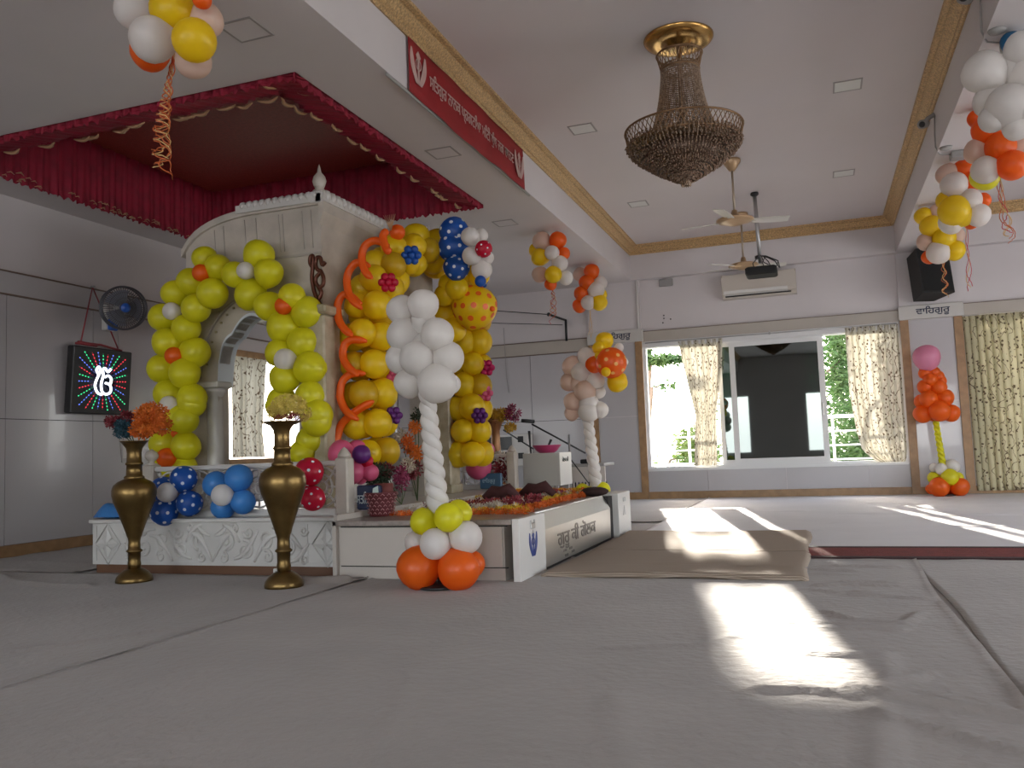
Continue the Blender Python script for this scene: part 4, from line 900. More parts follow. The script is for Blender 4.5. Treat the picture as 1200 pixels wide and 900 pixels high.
for a in range(3): b.tube([(q.x, q.y, .2), (q.x+.28*math.cos(a*2.1), q.y+.28*math.sin(a*2.1), .01)], .01, 6)
b.tube([(q.x, q.y, .75), (q.x+.25, q.y, .4)], .007, 5); b.build('leg', BLACK, mic)
mic = thing('microphone_stand', (-4.1, 11.2, 0), 'second black microphone stand leaning behind the far flower vase', 'microphone stand')
MB().tube([at(590, 504, Y=11.2), at(625, 526, Y=11.0)], .011, 6).build('boom', BLACK, mic); q = at(622, 525, Y=11.0)
MB().tube([(q.x, q.y, 0), (q.x, q.y, q.z)], .011, 6).build('pole', BLACK, mic); 
for p in ((620, 505), (646, 515)): MB().tube([at(622+(p[0]-620)*.6, 533, Y=11), at(p[0], p[1], Y=11)], [.008, .02], 6).build('clamp', BLACK, mic)
st = thing('side_table', (-2.9, 11.6, 0), 'white slatted stand with a dark top behind the pale box', 'table')
MB().bevbox(-3.9, -2.75, 11.3, 11.9, .62, .66, .005).build('top', GREYP, st)
b = MB()
for k in range(24): x = -3.88+k*.048; b.box(x, x+.022, 11.32, 11.35, 0, .42)
b.box(-3.9, -2.75, 11.32, 11.36, .42, .62); b.build('slats', mat('off white slats', (.55, .50, .46), .6), st)
MB().box(-3.88, -2.77, 11.5, 11.52, 0, .4).build('back_board', BLACK, st)
b = MB(); b.bevbox(-3.1, -2.92, 11.35, 11.6, .66, .72, .01); tag(b.build('black_mixer', BLACK), 'small black device on the slatted stand beside the white balloon column', 'device')
# ------------------------------------------------------------------ balloons
BP = [(0, -1.22), (.07, -1.20), (.05, -1.15), (.09, -1.10), (.25, -1.0), (.5, -.84), (.74, -.62), (.9, -.34), (.98, -.05), (1.0, .16), (.96, .42), (.84, .66), (.64, .86), (.38, .98), (.15, 1.03), (0, 1.04)]
def balloon_mesh(name, m, dots=None, n=22, nd=26, dr=.12):
    b = MB(); b.lathe(BP, n=n)
    ms = [m]
    if dots:
        ms.append(dots); g = PI*(3-math.sqrt(5))
        rr = [p[0] for p in BP]; 
        for k in range(nd):
            z = 1-2*(k+.5)/nd; th = g*k; c = Vector((math.sqrt(1-z*z)*math.cos(th), math.sqrt(1-z*z)*math.sin(th), z))
            if c.z < -.85: continue
            w = c.orthogonal().normalized(); u = c.cross(w); v = []
            def proj(d):
                d = d.normalized(); zz = d.z
                # radius of the balloon along direction d
                for (r0, z0), (r1, z1) in zip(BP, BP[1:]):
                    a0 = math.atan2(z0, r0) if r0 > 1e-6 else math.copysign(PI/2, z0); a1 = math.atan2(z1, r1) if r1 > 1e-6 else math.copysign(PI/2, z1)
                    a = math.asin(max(-1, min(1, zz)))
                    if a0 <= a <= a1: t = (a-a0)/(a1-a0+1e-9); R = math.hypot(r0, z0)*(1-t)+math.hypot(r1, z1)*t; return d*(R*1.012)
                return d*1.02
            v = [proj(c)]+[proj(c+w*dr*math.cos(2*PI*q/12)*.55+u*dr*math.sin(2*PI*q/12)*.55) for q in range(12)]+[proj(c+w*dr*math.cos(2*PI*q/12)+u*dr*math.sin(2*PI*q/12)) for q in range(12)]
            f = [(0, 1+q, 1+(q+1) % 12) for q in range(12)]+[(1+q, 13+q, 13+(q+1) % 12, 1+(q+1) % 12) for q in range(12)]
            b.add([tuple(x) for x in v], f, 1, True)
    return b.mesh(name, ms)
BC = dict(yellow=(.90, .66, .01), lemon=(.80, .76, .02), white=(.82, .79, .76), orange=(.90, .16, .01), peach=(.78, .60, .50), blue=(.02, .12, .50), sky=(.07, .30, .72), pink=(.75, .14, .28), purple=(.16, .03, .22), red=(.62, .01, .05), lightpink=(.80, .34, .50), gold=(.70, .46, .01), magenta=(.62, .02, .16), teal=(.03, .17, .35))
BM = {k: balloon_mat(k+' balloon rubber', c) for k, c in BC.items()}
WD = mat('white dot', (.60, .66, .72), .4); OD = mat('orange dot', (.75, .12, .01), .4); PD = mat('pale orange dot', (.85, .45, .12), .4)
ME = {k: balloon_mesh(k+'_balloon', BM[k]) for k in BC}
ME['bluedot'] = balloon_mesh('blue_dotted_balloon', BM['blue'], WD); ME['reddot'] = balloon_mesh('red_dotted_balloon', BM['red'], WD, nd=22, dr=.1)
ME['yellowdot'] = balloon_mesh('yellow_dotted_balloon', BM['yellow'], OD, n=30, nd=44, dr=.13); ME['orangedot'] = balloon_mesh('orange_dotted_balloon', BM['orange'], PD, n=30, nd=30, dr=.12)
def bal(parent, kind, p, r, toward=None, squash=1.0, label=None):
    p = Vector(p); d = (p-Vector(toward)) if toward is not None else Vector((random.uniform(-1, 1), random.uniform(-1, .2), random.uniform(-.6, .6)))
    if d.length < 1e-4: d = Vector((0, -1, 0))
    q = d.to_track_quat('Z', 'Y')
    k = random.uniform(.95, 1.05)*r
    return part(parent, ME[kind], 'balloon', p, rot=q, scale=(k, k, k*squash), label=label)
KL = dict(yellow='yellow balloon', lemon='lemon balloon', white='white balloon', orange='orange balloon', peach='peach balloon', blue='blue balloon', sky='light blue balloon', pink='pink balloon', purple='purple balloon', red='red balloon', lightpink='pale pink balloon', gold='deep yellow balloon', bluedot='blue balloon with white dots', reddot='red balloon with white dots', yellowdot='big yellow balloon with orange dots', orangedot='orange balloon with pale dots', magenta='magenta balloon', teal='teal balloon')
def cluster(name, label, items, Y=None, X=None, o=(0, 0), s=1.0, cat='balloons', jit=.0, back=.05, base=None, group=None, zmax=None):
    """items: (kind, x, y, r[, depth offset towards the viewer]) read at a known depth"""
    pts = []
    for it in items:
        kd, x, y, r = it[:4]; dp = it[4] if len(it) > 4 else 0
        px, py = o[0]+x*s, o[1]+y*s
        p = at(px, py, Y=Y-dp) if Y is not None else at(px, py, X=X+dp)
        pts.append((kd, p, size_at(p, r*s)))
    if zmax:
        k = 1.0
        while max(CAMP.z+(p.z-CAMP.z)*k+r*k*1.12 for _, p, r in pts) > zmax: k *= .995
        pts = [(kd, CAMP+(p-CAMP)*k, r*k) for kd, p, r in pts]
    c = sum((p for _, p, _ in pts), Vector())/len(pts); c.y += back
    t = thing(name, base or (c.x, c.y, min(p.z for _, p, _ in pts)), label, cat, group)
    for kd, p, r in pts:
        p.z = max(p.z, r*1.16)
        near = [q for _, q, _ in pts if (q-p).length < 3.5*r]; cc = sum(near, Vector())/len(near); cc.y += back
        bal(t, kd, p, r*1.1, toward=cc, label=KL.get(kd) if len(set(k for k, _, _ in pts)) > 1 else None)
    return t
def ribbons(t, pts_px, Y, cols, n=4, curl=.03, r=.004, spread=.02, turns=5, seed=0):
    rs = random.Random(seed)
    P0 = [at(x, y, Y=Y) for x, y in pts_px]
    for k in range(n):
        ph = rs.uniform(0, 6); sp = rs.uniform(-spread, spread); L = rs.uniform(.8, 1.0); N = 60; pts = []
        for i in range(N):
            s = i/(N-1)*L*(len(P0)-1); j = min(int(s), len(P0)-2); p = P0[j].lerp(P0[j+1], s-j); u = i/(N-1)
            a = ph+u*turns*2*PI*rs.uniform(.98, 1.02); pts.append((p.x+curl*u*math.cos(a)+sp*(1-u*.5), p.y+curl*u*math.sin(a), p.z))
        MB().tube(pts, r, 4).build('ribbon', cols[k % len(cols)], t)
RR = [mat('orange ribbon', (.55, .12, .03), .4), mat('gold ribbon', (.62, .40, .16), .4), mat('red curling ribbon', (.50, .03, .05), .4)]

# garland over the near arch of the shrine
S, O = .27778, (150, 250)
items = [('lemon', *v) for v in ((325,195,50),(378,233,50),(355,335,60),(268,292,56),(200,342,50),(285,400,58),(150,440,55),(243,490,57),(170,545,57),(278,585,57),(147,655,58),(238,678,57),(175,762,55),(267,782,55),(210,862,54),(550,180,60),(593,255,58),(455,260,52),(518,340,60),(597,390,58),(690,355,50),(752,420,60),(658,480,60),(640,590,55),(735,545,63),(765,655,62),(665,695,60),(650,785,55),(765,770,60),(795,850,60))]
items += [(k, x, y, r, .11) for k, x, y, r in (('orange',310,252,33),('orange',195,602,35),('white',187,413,35),('white',177,813,38),('white',498,243,35),('orange',658,392,33),('white',667,618,42))]
def tr(l, s, o): return [(it[0], (o[0]+it[1]*s-O[0])/S, (o[1]+it[2]*s-O[1])/S, it[3]*s/S, *it[4:]) for it in l]
items += tr([('lemon',465,55,56),('lemon',435,120,58),('lemon',350,225,58),('lemon',440,232,60),('lemon',345,322,48),('lemon',430,322,52),('lemon',850,60,50),('lemon',1015,130,62),('lemon',985,205,55),('lemon',955,262,52),('orange',360,285,38,.12),('orange',400,180,20,.05),('white',900,300,24,.0)], .26667, (100, 460))
items = [(it[0], it[1], it[2], it[3], (it[4] if len(it) > 4 else (i % 3)*.03)) for i, it in enumerate(items)]
cluster('balloon_arch', 'yellow balloon arch with small orange and white centres framing the near arch of the shrine', items, Y=6.02, o=O, s=S, cat='balloon arch', base=(-4.5, 6.05, .5))
# little butterfly-like garland seen hanging inside
cluster('balloon_pair', 'two tiny yellow balloons hanging inside the near arch', [('yellow', 281, 376, 6), ('yellow', 282, 385, 6)], Y=7.4, zmax=ZS-.004)

# big arch on the front of the shrine, running away from the viewer
ARC = [(436,530),(434,497),(432,462),(430,428),(430,394),(434,360),(444,330),(462,306),(486,292),(508,296),(528,300),(541,318),(547,345),(549,375),(550,402),(551,430),(551,457),(550,483),(550,508),(551,532)]
arch = thing('balloon_arch', (-3.6, 7.4, .5), 'golden yellow balloon arch with small flower balloons on the front of the shrine', 'balloon arch')
XA = -3.62; P0 = [at(x, y, X=XA) for x, y in ARC]; cum = [0]
for p, q in zip(P0, P0[1:]): cum.append(cum[-1]+(q-p).length)
P = [Vector([float(np.interp(cum[-1]*k/23, cum, [p[c] for p in P0])) for c in range(3)]) for k in range(24)]
k = 0
for i, p in enumerate(P):
    t = (P[min(i+1, len(P)-1)]-P[max(i-1, 0)]).normalized(); nrm = Vector((1, 0, 0)); w = t.cross(nrm).normalized()
    for a in range(4):
        A = PI/4*(i % 2)+PI/2*a+.2; off = nrm*math.cos(A)*.115+w*math.sin(A)*.115
        r = .128 if i < 12 else .142
        bal(arch, 'yellow' if (i+a) % 5 else 'gold', p+off, r*random.uniform(.94, 1.04), toward=p); k += 1
def flower_mesh(m, n=6):
    b = MB()
    for q in range(n): A = 2*PI*q/n; b.ball((.62*math.cos(A), .62*math.sin(A), 0), .40, 12, sc=(1, 1, .8))
    b.ball((0, 0, .15), .36, 12); return b.mesh('balloon_flower', m)
FM = {k: flower_mesh(BM[k]) for k in ('red', 'blue', 'purple', 'pink', 'magenta')}
VIEWQ = lambda p: (CAMP-Vector(p)).to_track_quat('Z', 'Y')
for kd, x, y, r, dx in (('red', 455, 331, 12, .27), ('blue', 482, 299, 12, .27), ('purple', 461, 487, 11, .22), ('pink', 463, 442, 10, .22), ('magenta', 570, 431, 10, .2), ('pink', 568, 461, 10, .2), ('purple', 562, 487, 10, .2), ('blue', 564, 329, 9, .2)):
    p = at(x, y, X=XA+dx); s = size_at(p, r)
    part(arch, FM[kd], 'balloon_flower', p, rot=VIEWQ(p), scale=(s, s, s), label=kd+' flower of small balloons')
# looping orange modelling balloons up its near leg
ob = thing('modelling_balloon_chain', (-3.7, 6.2, .5), 'orange scalloped chain of long balloons up the near leg of the golden arch', 'balloon chain')
CH = [[(455,270),(449,276),(452,290),(457,296)],[(456,288),(440,282),(428,288),(424,302),(428,318),(436,326)],[(434,312),(418,308),(408,320),(407,336),(412,350),(424,362)],[(424,356),(405,345),(396,356),(397,374),(404,386),(413,393)],[(430,400),(414,398),(404,404),(402,418),(408,430),(420,440)],[(428,438),(412,438),(401,448),(399,466),(406,482),(420,492)],[(438,470),(420,480),(402,495),(396,510),(394,524)]]
def bez(pts, n=20):
    pts = [Vector(p) for p in pts]; out = []
    Q = [pts[0]]+pts+[pts[-1]]
    for i in range(1, len(Q)-2):
        for s in range(n):
            t = s/n; a, b_, c, d = Q[i-1], Q[i], Q[i+1], Q[i+2]
            out.append(.5*((2*b_)+(c-a)*t+(2*a-5*b_+4*c-d)*t*t+(-a+3*b_-3*c+d)*t**3))
    return out+[pts[-1]]
for i, c in enumerate(CH):
    pts = bez([at(x, y, Y=6.22-.012*j) for j, (x, y) in enumerate(c)], 8); n = len(pts)
    MB().tube(pts, [.033*min(1, .35+6*min(q, n-1-q)/n) for q in range(n)], 12).build('long_balloon', BM['orange'], ob)
b = MB(); c0 = at(458, 270, X=XA+.1)
for q in range(7): b.tube([c0, c0+Vector((-.03+.02*q-.03, -.02, .14))], [.006, .002], 5)
b.build('tuft', TRIM, ob); p = at(466, 272, X=XA+.1); bal(ob, 'orange', p, .075)
# fish balloons and blue cluster
cluster('balloon_fish', 'big yellow balloon with orange dots and lobed crest topping the far arch leg', [('yellowdot',555,359,24.5,.12),('yellow',538,323,13,.25),('yellow',527,334,12,.25),('yellow',550,319,12,.2),('yellow',561,324,11,.2),('yellow',523,346,12,.25),('yellow',536,338,13,.3),('yellow',522,352,13,.05),('yellow',521,370,14,.05),('yellow',531,385,14,.05),('orange',577,362,3,.4)], Y=8.0, cat='balloon figure')
cluster('balloon_cluster', 'blue dotted, white and red dotted balloons above the far leg of the golden arch', tr([('bluedot',835,450,84),('bluedot',832,545,88),('bluedot',850,670,80),('white',935,480,55,.1),('white',1000,470,42),('white',945,600,54,.12),('white',1005,680,62),('reddot',1018,556,52,.15),('white',1035,610,45),('blue',1000,762,32,.1)], .18333, (380, 190)), Y=7.6, o=O, s=S)
# near and far white columns
def twist(b, p0, p1, r0, r1, m=None, turns=9, n=80):
    p0, p1 = Vector(p0), Vector(p1)
    for h in (0, PI):
        pts = []; rr = []
        for i in range(n+1):
            t = i/n; r = r0+(r1-r0)*t; a = h+turns*2*PI*t*.5; c = p0.lerp(p1, t); pts.append((c.x+r*.42*math.cos(a), c.y+r*.42*math.sin(a), c.z)); rr.append(r*.68)
        b.tube(pts, rr, 12)
def ball_col(label, Y, top, shaft, basel, s, o, kind='white'):
    allp = top+basel
    t = cluster('balloon_column', label, allp, Y=Y, o=o, s=s, cat='balloon column')
    (x0, y0, r0), (x1, y1, r1) = shaft
    p0, p1 = at(x0, y0, Y=Y), at(x1, y1, Y=Y); b = MB(); twist(b, p0, p1, size_at(p0, r0), size_at(p1, r1)); o_ = b.build('twisted_shaft', BM[kind], t)
    b = MB(); f = at(x1, y1, Y=Y); b.lathe([(0, .012), (.15, .012), (.155, .02), (.15, .028), (.11, .03), (.02, .035), (.02, f.z), (0, f.z)], c=(f.x, Y, 0), n=32); b.build('base_plate', BLACK, t)
    return t
T1 = [('white',385,430,58),('white',470,410,60,.04),('white',400,530,64),('white',525,530,65,.05),('white',380,625,55),('white',450,620,66,.07),('white',565,620,60),('white',418,720,56),('white',525,720,70,.06),('white',578,725,40),('white',470,480,50),('white',480,580,55),('white',475,670,50)]
T1 = [(a, 360+x*.28889, 240+y*.28889, r*.28889, *e) for a, x, y, r, *e in T1]
B1 = [('lemon',458,545,53,.04),('lemon',560,530,56,.08),('lemon',600,512,50,-.04),('white',425,632,45,-.02),('white',507,637,62,.1),('white',628,610,62,.02),('orange',440,752,84,.06),('orange',600,750,82,.06),('orange',650,722,58,-.12),('lemon',510,505,40,-.06),('white',560,600,50,-.1),('orange',500,720,60,-.14)]
B1 = [(a, 370+x*.27778, 460+y*.27778, r*.27778, *e) for a, x, y, r, *e in B1]
ball_col('tall white balloon column standing nearest, on orange balloons beside the donation box', 5.02, T1, ((500, 460, 9.5), (514, 600, 12.5)), B1, 1, (0, 0))
T2 = [('white',185,190,42,.03),('peach',125,235,45),('white',165,265,45,.04),('peach',110,305,42),('white',222,300,42,.03),('peach',180,345,48,.05),('white',238,350,30),('peach',130,395,42),('white',195,400,42,.04),('white',245,430,36,.02),('peach',120,448,32),('white',195,435,45,.05),('peach',155,310,45)]
T2 = [(a, 640+x*.25532, 370+y*.25532, r*.25532, *e) for a, x, y, r, *e in T2]
B2 = [('lemon', 683, 576, 8), ('lemon', 706, 574, 8), ('lemon', 690, 579, 8, .05), ('white', 684, 592, 9, .05), ('white', 700, 592, 9, .05), ('white', 692, 590, 9, -.08), ('orange', 683, 610, 12, .08), ('orange', 704, 610, 12, .08), ('orange', 694, 606, 12, -.1)]
ball_col('far white balloon column with an orange fish balloon, behind the donation box', 8.95, T2, ((688, 484, 6), (700, 580, 7.5)), B2, 1, (0, 0))
cluster('balloon_fish', 'orange balloon fish with pale dots and yellow fins on the far white column', [(a, 640+x*.25532, 370+y*.25532, r*.25532, *e) for a, x, y, r, *e in [('orangedot',298,215,66,.15),('orange',222,222,36,.05),('yellow',268,118,36,.05),('yellow',245,150,28,.1),('yellow',240,182,16,.2),('yellow',325,302,44,.05),('yellow',345,285,24,.05),('yellow',275,258,20,.3),('white',335,148,20),('white',355,210,20)]], Y=8.9, cat='balloon figure')
# column by the pillar
T3 = [('lightpink',160,277,49,.05),('orange',155,338,24),('orange',188,335,22),('orange',205,350,22),('orange',175,365,25,.06),('orange',215,368,20),('orange',155,392,28,.02),('orange',205,395,30,.04),('orange',168,440,34,.08),('orange',228,436,34,.02),('orange',140,452,26),('orange',145,500,34,.02),('orange',210,488,38,.12),('orange',255,498,32),('orange',190,505,26,-.02)]
B3 = [('white',190,722,18),('white',218,727,22,.06),('white',262,717,25),('lemon',190,762,22),('lemon',250,760,32,.08),('lemon',283,762,22),('orange',178,806,20,-.02),('orange',213,812,36,.1),('orange',290,806,34,.04),('orange',250,795,28,-.1)]
T3, B3 = [[(a, 1040+x*.28881, 340+y*.28881, r*.28881, *e) for a, x, y, r, *e in L_] for L_ in (T3, B3)]
ball_col('slim balloon column of orange clusters under a pink balloon, in front of the right pillar', 13.55, T3, ((1096, 490, 3.2), (1105, 546, 3.8)), B3, 1, (0, 0), kind='lemon')

# flowers of balloons tied to the balustrade
def Q(l, s, o): return [(a, o[0]+x*s, o[1]+y*s, r*s, *e) for a, x, y, r, *e in l]
cluster('balloon_flower', 'dark blue white dotted balloon flower with a white centre on the balustrade', Q([('bluedot',430,385,56,.03),('bluedot',455,485,53,.03),('bluedot',350,520,55,.05),('bluedot',345,425,48,-.05),('white',362,440,40,.12)], .26667, (100, 460)), Y=5.47)
cluster('balloon_flower', 'light blue balloon flower with a white centre on the balustrade', Q([('sky',578,405,50,.0),('sky',672,380,56,.03),('sky',690,478,52,.03),('sky',608,500,50,.0),('white',605,450,42,.12)], .26667, (100, 460)), Y=5.5)
cluster('balloon_flower', 'red white dotted balloon flower on the balustrade behind the right brass vase', Q([('reddot',985,352,56,.03),('reddot',1000,462,52,.03),('red',940,405,48,-.03)], .26667, (100, 460)), Y=5.5)
cluster('balloon_cluster', 'pink balloons with one purple balloon beside the near balustrade post', Q([('pink',112,258,52,.05),('pink',175,242,36,-.05),('pink',155,333,50,.08),('pink',228,335,32),('purple',193,262,36,.1),('red',215,292,26,.02),('pink',190,355,30,-.06)], .27778, (370, 460)), Y=5.95)
cluster('balloon_cluster', 'pink and purple balloons beside the far balustrade post', Q([('pink',722,245,30),('pink',690,310,48,.05),('purple',730,262,20,.08),('pink',665,290,30,-.03)], .27778, (370, 460)), Y=9.3)

# clusters hanging from the soffits
a = cluster('balloon_cluster', 'large hanging cluster of white, yellow and orange balloons at the top left corner', Q([('white',160,50,82),('white',250,185,98,.1),('yellow',340,55,100,.05),('yellow',440,190,96,.12),('peach',490,100,75,-.05),('peach',435,285,78,-.02),('orange',235,245,86,-.06),('orange',400,120,70,-.15),('white',330,-60,90),('orange',480,0,40,.1)], .24457, (120, 0)), Y=3.95, zmax=ZS-.004)
ribbons(a, [(205, 60), (196, 110), (190, 150), (190, 218)], 3.85, RR[:2]+[RR[0]], n=6, curl=.055, r=.0035, turns=6, seed=1)
a = cluster('balloon_cluster', 'small hanging cluster of orange, yellow and white balloons, the left of two behind the arch', Q([('peach',160,150,47),('orange',240,145,42,.02),('orange',270,212,30),('yellow',150,232,44,.05),('yellow',130,195,35,-.1),('white',212,210,37,.1),('white',250,265,37,.05),('peach',150,322,38),('yellow',218,320,40,.1),('white',280,340,36),('orange',205,372,30,-.02)], .22222, (600, 250)), Y=10.5, zmax=ZS-.004)
ribbons(a, [(646, 335), (648, 350), (647, 382)], 10.5, RR, n=4, curl=.05, turns=3, seed=2)
a = cluster('balloon_cluster', 'small hanging cluster with a row of orange balloons, the right of two behind the arch', Q([('peach',362,325,36,-.05),('orange',420,310,38,.05),('orange',395,368,36,.08),('orange',368,423,34,.08),('orange',360,485,34),('white',440,405,40,.05),('white',462,368,35,-.05),('white',403,468,35,.1),('yellow',458,468,38,.05),('yellow',470,430,28,-.05)], .22222, (600, 250)), Y=12.9, zmax=ZS-.004)
ribbons(a, [(692, 364), (693, 380), (691, 400)], 12.9, [RR[1]], n=3, curl=.03, turns=1, seed=3)
a = cluster('balloon_cluster', 'cluster of big white balloons with one blue balloon at the upper right corner', Q([('white',328,208,52),('white',395,300,56,.08),('teal',403,122,28),('white',430,140,44,.05),('white',400,205,42,-.05),('white',340,290,40,-.04),('white',352,338,36,.06),('white',415,360,36,.06),('white',445,215,48,.0),('white',445,300,45,.1)], .41096, (1020, 0)), Y=7.4, zmax=ZS-.004)
a = cluster('balloon_cluster', 'hanging cluster with bright orange balloons just below the big white ones', Q([('orange',307,340,24),('orange',335,375,38,.05),('orange',368,420,38,.1),('orange',402,470,38,.15),('peach',307,432,32),('white',330,482,36,.08),('peach',425,420,36),('lemon',328,500,38,-.05)], .41096, (1020, 0)), Y=8.8, zmax=ZS-.004)
ribbons(a, [(1170, 205), (1173, 235), (1180, 265), (1186, 287)], 8.8, RR, n=5, curl=.05, turns=2, seed=4)
a = cluster('balloon_cluster', 'hanging cluster of yellow and orange balloons, second from the far end of the right beam', Q([('peach',222,500,30),('white',240,530,34,.08),('orange',265,488,28),('orange',285,520,28,.02),('orange',320,572,20),('yellow',215,572,24),('yellow',240,598,38,.1),('white',280,572,30,.05),('white',305,612,29,.05),('white',232,632,30,-.02),('orange',287,632,20,-.05),('yellow',262,612,30,.05)], .41096, (1020, 0)), Y=10.4, zmax=ZS-.004)
ribbons(a, [(1132, 262), (1134, 300), (1137, 345)], 10.4, [RR[2], RR[1]], n=3, curl=.03, turns=2, seed=5)
a = cluster('balloon_cluster', 'hanging cluster of yellow and white balloons in front of the black loudspeaker', Q([('yellow',152,618,22),('yellow',175,648,28,.05),('yellow',208,680,30,.08),('yellow',237,713,27,.05),('peach',190,608,22),('peach',160,690,24),('peach',243,672,22),('white',195,717,30,.06),('orange',167,732,18,-.05)], .41096, (1020, 0)), Y=11.8, zmax=ZS-.004)
ribbons(a, [(1105, 303), (1107, 325), (1108, 350)], 11.8, RR[:2], n=4, curl=.04, turns=3, seed=6)

# ------------------------------------------------------------------ brass vases
VB = mat('aged brass', (.22, .14, .05), .34, .9, var=.35, vscale=7, bump=.06, bscale=25)
def vase(x, y, H, label, rim):
    t = thing('brass_vase', (x, y, 0), label, 'vase'); k = H/1.04
    foot = [(.0, 0), (.155, 0), (.16, .02), (.152, .045), (.12, .075), (.085, .095), (.055, .105)]
    body = [(.052, .10), (.058, .135), (.052, .16), (.055, .22), (.070, .225), (.070, .235), (.053, .245), (.050, .30), (.056, .325), (.065, .34), (.075, .37), (.105, .44), (.145, .53), (.175, .59), (.190, .64), (.190, .68), (.175, .715), (.14, .74), (.10, .755), (.078, .765)]
    neck = [(.085, .755), (.088, .775), (.070, .785), (.066, .86), (.076, .865), (.076, .875), (.065, .885), (.062, .95), (.070, .985), (.10, 1.02), (rim, 1.04), (rim-.006, 1.035), (.085, 1.01), (.05, .96), (0, .95)]
    for nm, pf in (('foot', foot), ('body', body), ('neck', neck)): MB().lathe([(r*.82, z*k) for r, z in pf], c=(x, y, 0), n=40).build(nm, VB, t)
    return t
vase(-4.80, 5.02, 1.04, 'tall brass floor vase at the left holding orange flowers', .125)
vase(-3.44, 4.93, 1.12, 'tall brass floor vase in the middle holding pale yellow dried flowers', .165)
def petals(b, c, r, n, rs, s=.02, mi=0):
    for _ in range(n):
        d = Vector((rs.gauss(0, 1), rs.gauss(0, 1), rs.gauss(0, 1))).normalized()*(.35+.65*rs.random()**.5); p = Vector(c)+Vector((d.x*r[0], d.y*r[1], d.z*r[2]))
        a = (d+Vector((rs.uniform(-.6, .6), rs.uniform(-.6, .6), rs.uniform(-.6, .6)))).normalized(); w = a.orthogonal().normalized(); u = a.cross(w)
        for q in range(5):
            A = 2*PI*q/5; e = (w*math.cos(A)+u*math.sin(A)); f = (w*math.cos(A+.6)+u*math.sin(A+.6)); b.add([p, p+e*s+a*s*.5, p+(e+f)*s*.75+a*s*.7, p+f*s+a*s*.5], [(0, 1, 2, 3)], mi)
def bouquet(name, label, spots, base, seed, s=.02, cat='flowers'):
    rs = random.Random(seed); t = thing(name, base, label, cat); b = MB()
    for c, r, n, m in spots: b.tube([base, (base[0]*.5+c[0]*.5+.01, base[1]*.5+c[1]*.5, base[2]*.6+c[2]*.4), c], .004, 5)
    b.build('stems', mat('green stem', (.06, .09, .03), .7), t)
    for c, r, n, m in spots: b = MB(); petals(b, c, r, n, rs, s); b.build('blossoms', m, t)
    return t
OF = mat('orange petals', (.72, .20, .02), .7, trans=.2, c2=(.55, .10, .01), vscale=20); YF_ = mat('dried yellow petals', (.80, .66, .16), .8, trans=.2, c2=(.60, .47, .12), vscale=20); RF = mat('dark red petals', (.20, .02, .03), .7); TF = mat('teal petals', (.02, .07, .10), .7); GF = mat('golden petals', (.60, .38, .03), .7, c2=(.4, .2, .02), vscale=20)
PF = mat('purple red petals', (.25, .03, .08), .7); WF = mat('cream petals', (.55, .48, .38), .8); LG = mat('dark leaves', (.02, .035, .015), .8); MG = mat('marigold orange petals', (.65, .14, .01), .8, c2=(.5, .08, .01), vscale=30); MY = mat('marigold yellow petals', (.66, .42, .02), .8)
def w(x, y, Y): return tuple(at(x, y, Y=Y))
bouquet('flower_bunch', 'bunch of bright orange artificial flowers in the left brass vase', [(w(177, 487, 5.0), (.12, .10, .09), 230, OF), (w(168, 502, 4.95), (.09, .09, .06), 140, OF), (w(188, 498, 5.05), (.08, .07, .06), 100, OF)], (-4.8, 5.02, 1.0), 3, .022)
bouquet('flower_bunch', 'dark red and teal flowers leaning left in the left brass vase', [(w(133, 494, 5.05), (.06, .05, .035), 60, RF), (w(148, 490, 5.1), (.05, .05, .04), 50, RF), (w(145, 502, 5.0), (.075, .06, .06), 110, TF)], (-4.8, 5.03, 1.0), 4, .022)
bouquet('flower_bunch', 'dried yellow and dark flowers spreading from the middle brass vase', [(w(338, 476, 4.95), (.13, .10, .08), 420, YF_), (w(322, 484, 4.95), (.06, .05, .05), 110, YF_), (w(342, 489, 4.9), (.13, .10, .02), 46, RF), (w(356, 484, 4.95), (.05, .05, .05), 90, YF_)], (-3.44, 4.93, 1.06), 5, .013)
# far vase with flowers on the platform, bouquets round the posts
t = thing('brass_vase', (-4.05, 9.65, .0), 'brown vase with a long neck holding yellow flowers beyond the far end of the platform', 'vase')
c = at(583, 575, Y=9.75); k = c.z
b = MB(); zz = lambda y: at(584, y, Y=9.75).z; b.lathe([(.07, 0), (.12, .01), (.05, .06), (.05, max(.1, k-.1)), (.13, zz(577)), (.17, zz(562)), (.15, zz(548)), (.07, zz(540)), (.055, zz(520)), (.055, zz(505)), (.10, zz(494)), (.12, zz(491)), (.08, zz(494)), (0, zz(500))], c=(c.x, 9.75, 0), n=28); b.build('body', mat('copper brown glaze', (.32, .15, .06), .35, .4), t)
bouquet('flower_bunch', 'yellow and purple flowers in the far brown vase', [(w(585, 487, 9.75), (.15, .12, .07), 120, GF), (w(600, 485, 9.75), (.09, .08, .10), 50, PF), (w(575, 495, 9.7), (.08, .06, .05), 30, RF), (w(598, 501, 9.7), (.05, .05, .04), 25, GF)], (c.x, 9.75, zz(497)), 6, .032)
bouquet('bouquet', 'rounded bouquet of cream and dark red flowers at the foot of the far vase', [(w(585, 545, 9.45), (.14, .10, .14), 50, WF), (w(590, 550, 9.4), (.12, .10, .12), 50, RF), (w(576, 548, 9.45), (.10, .10, .12), 45, LG)], (c.x, 9.5, .6), 7, .045)
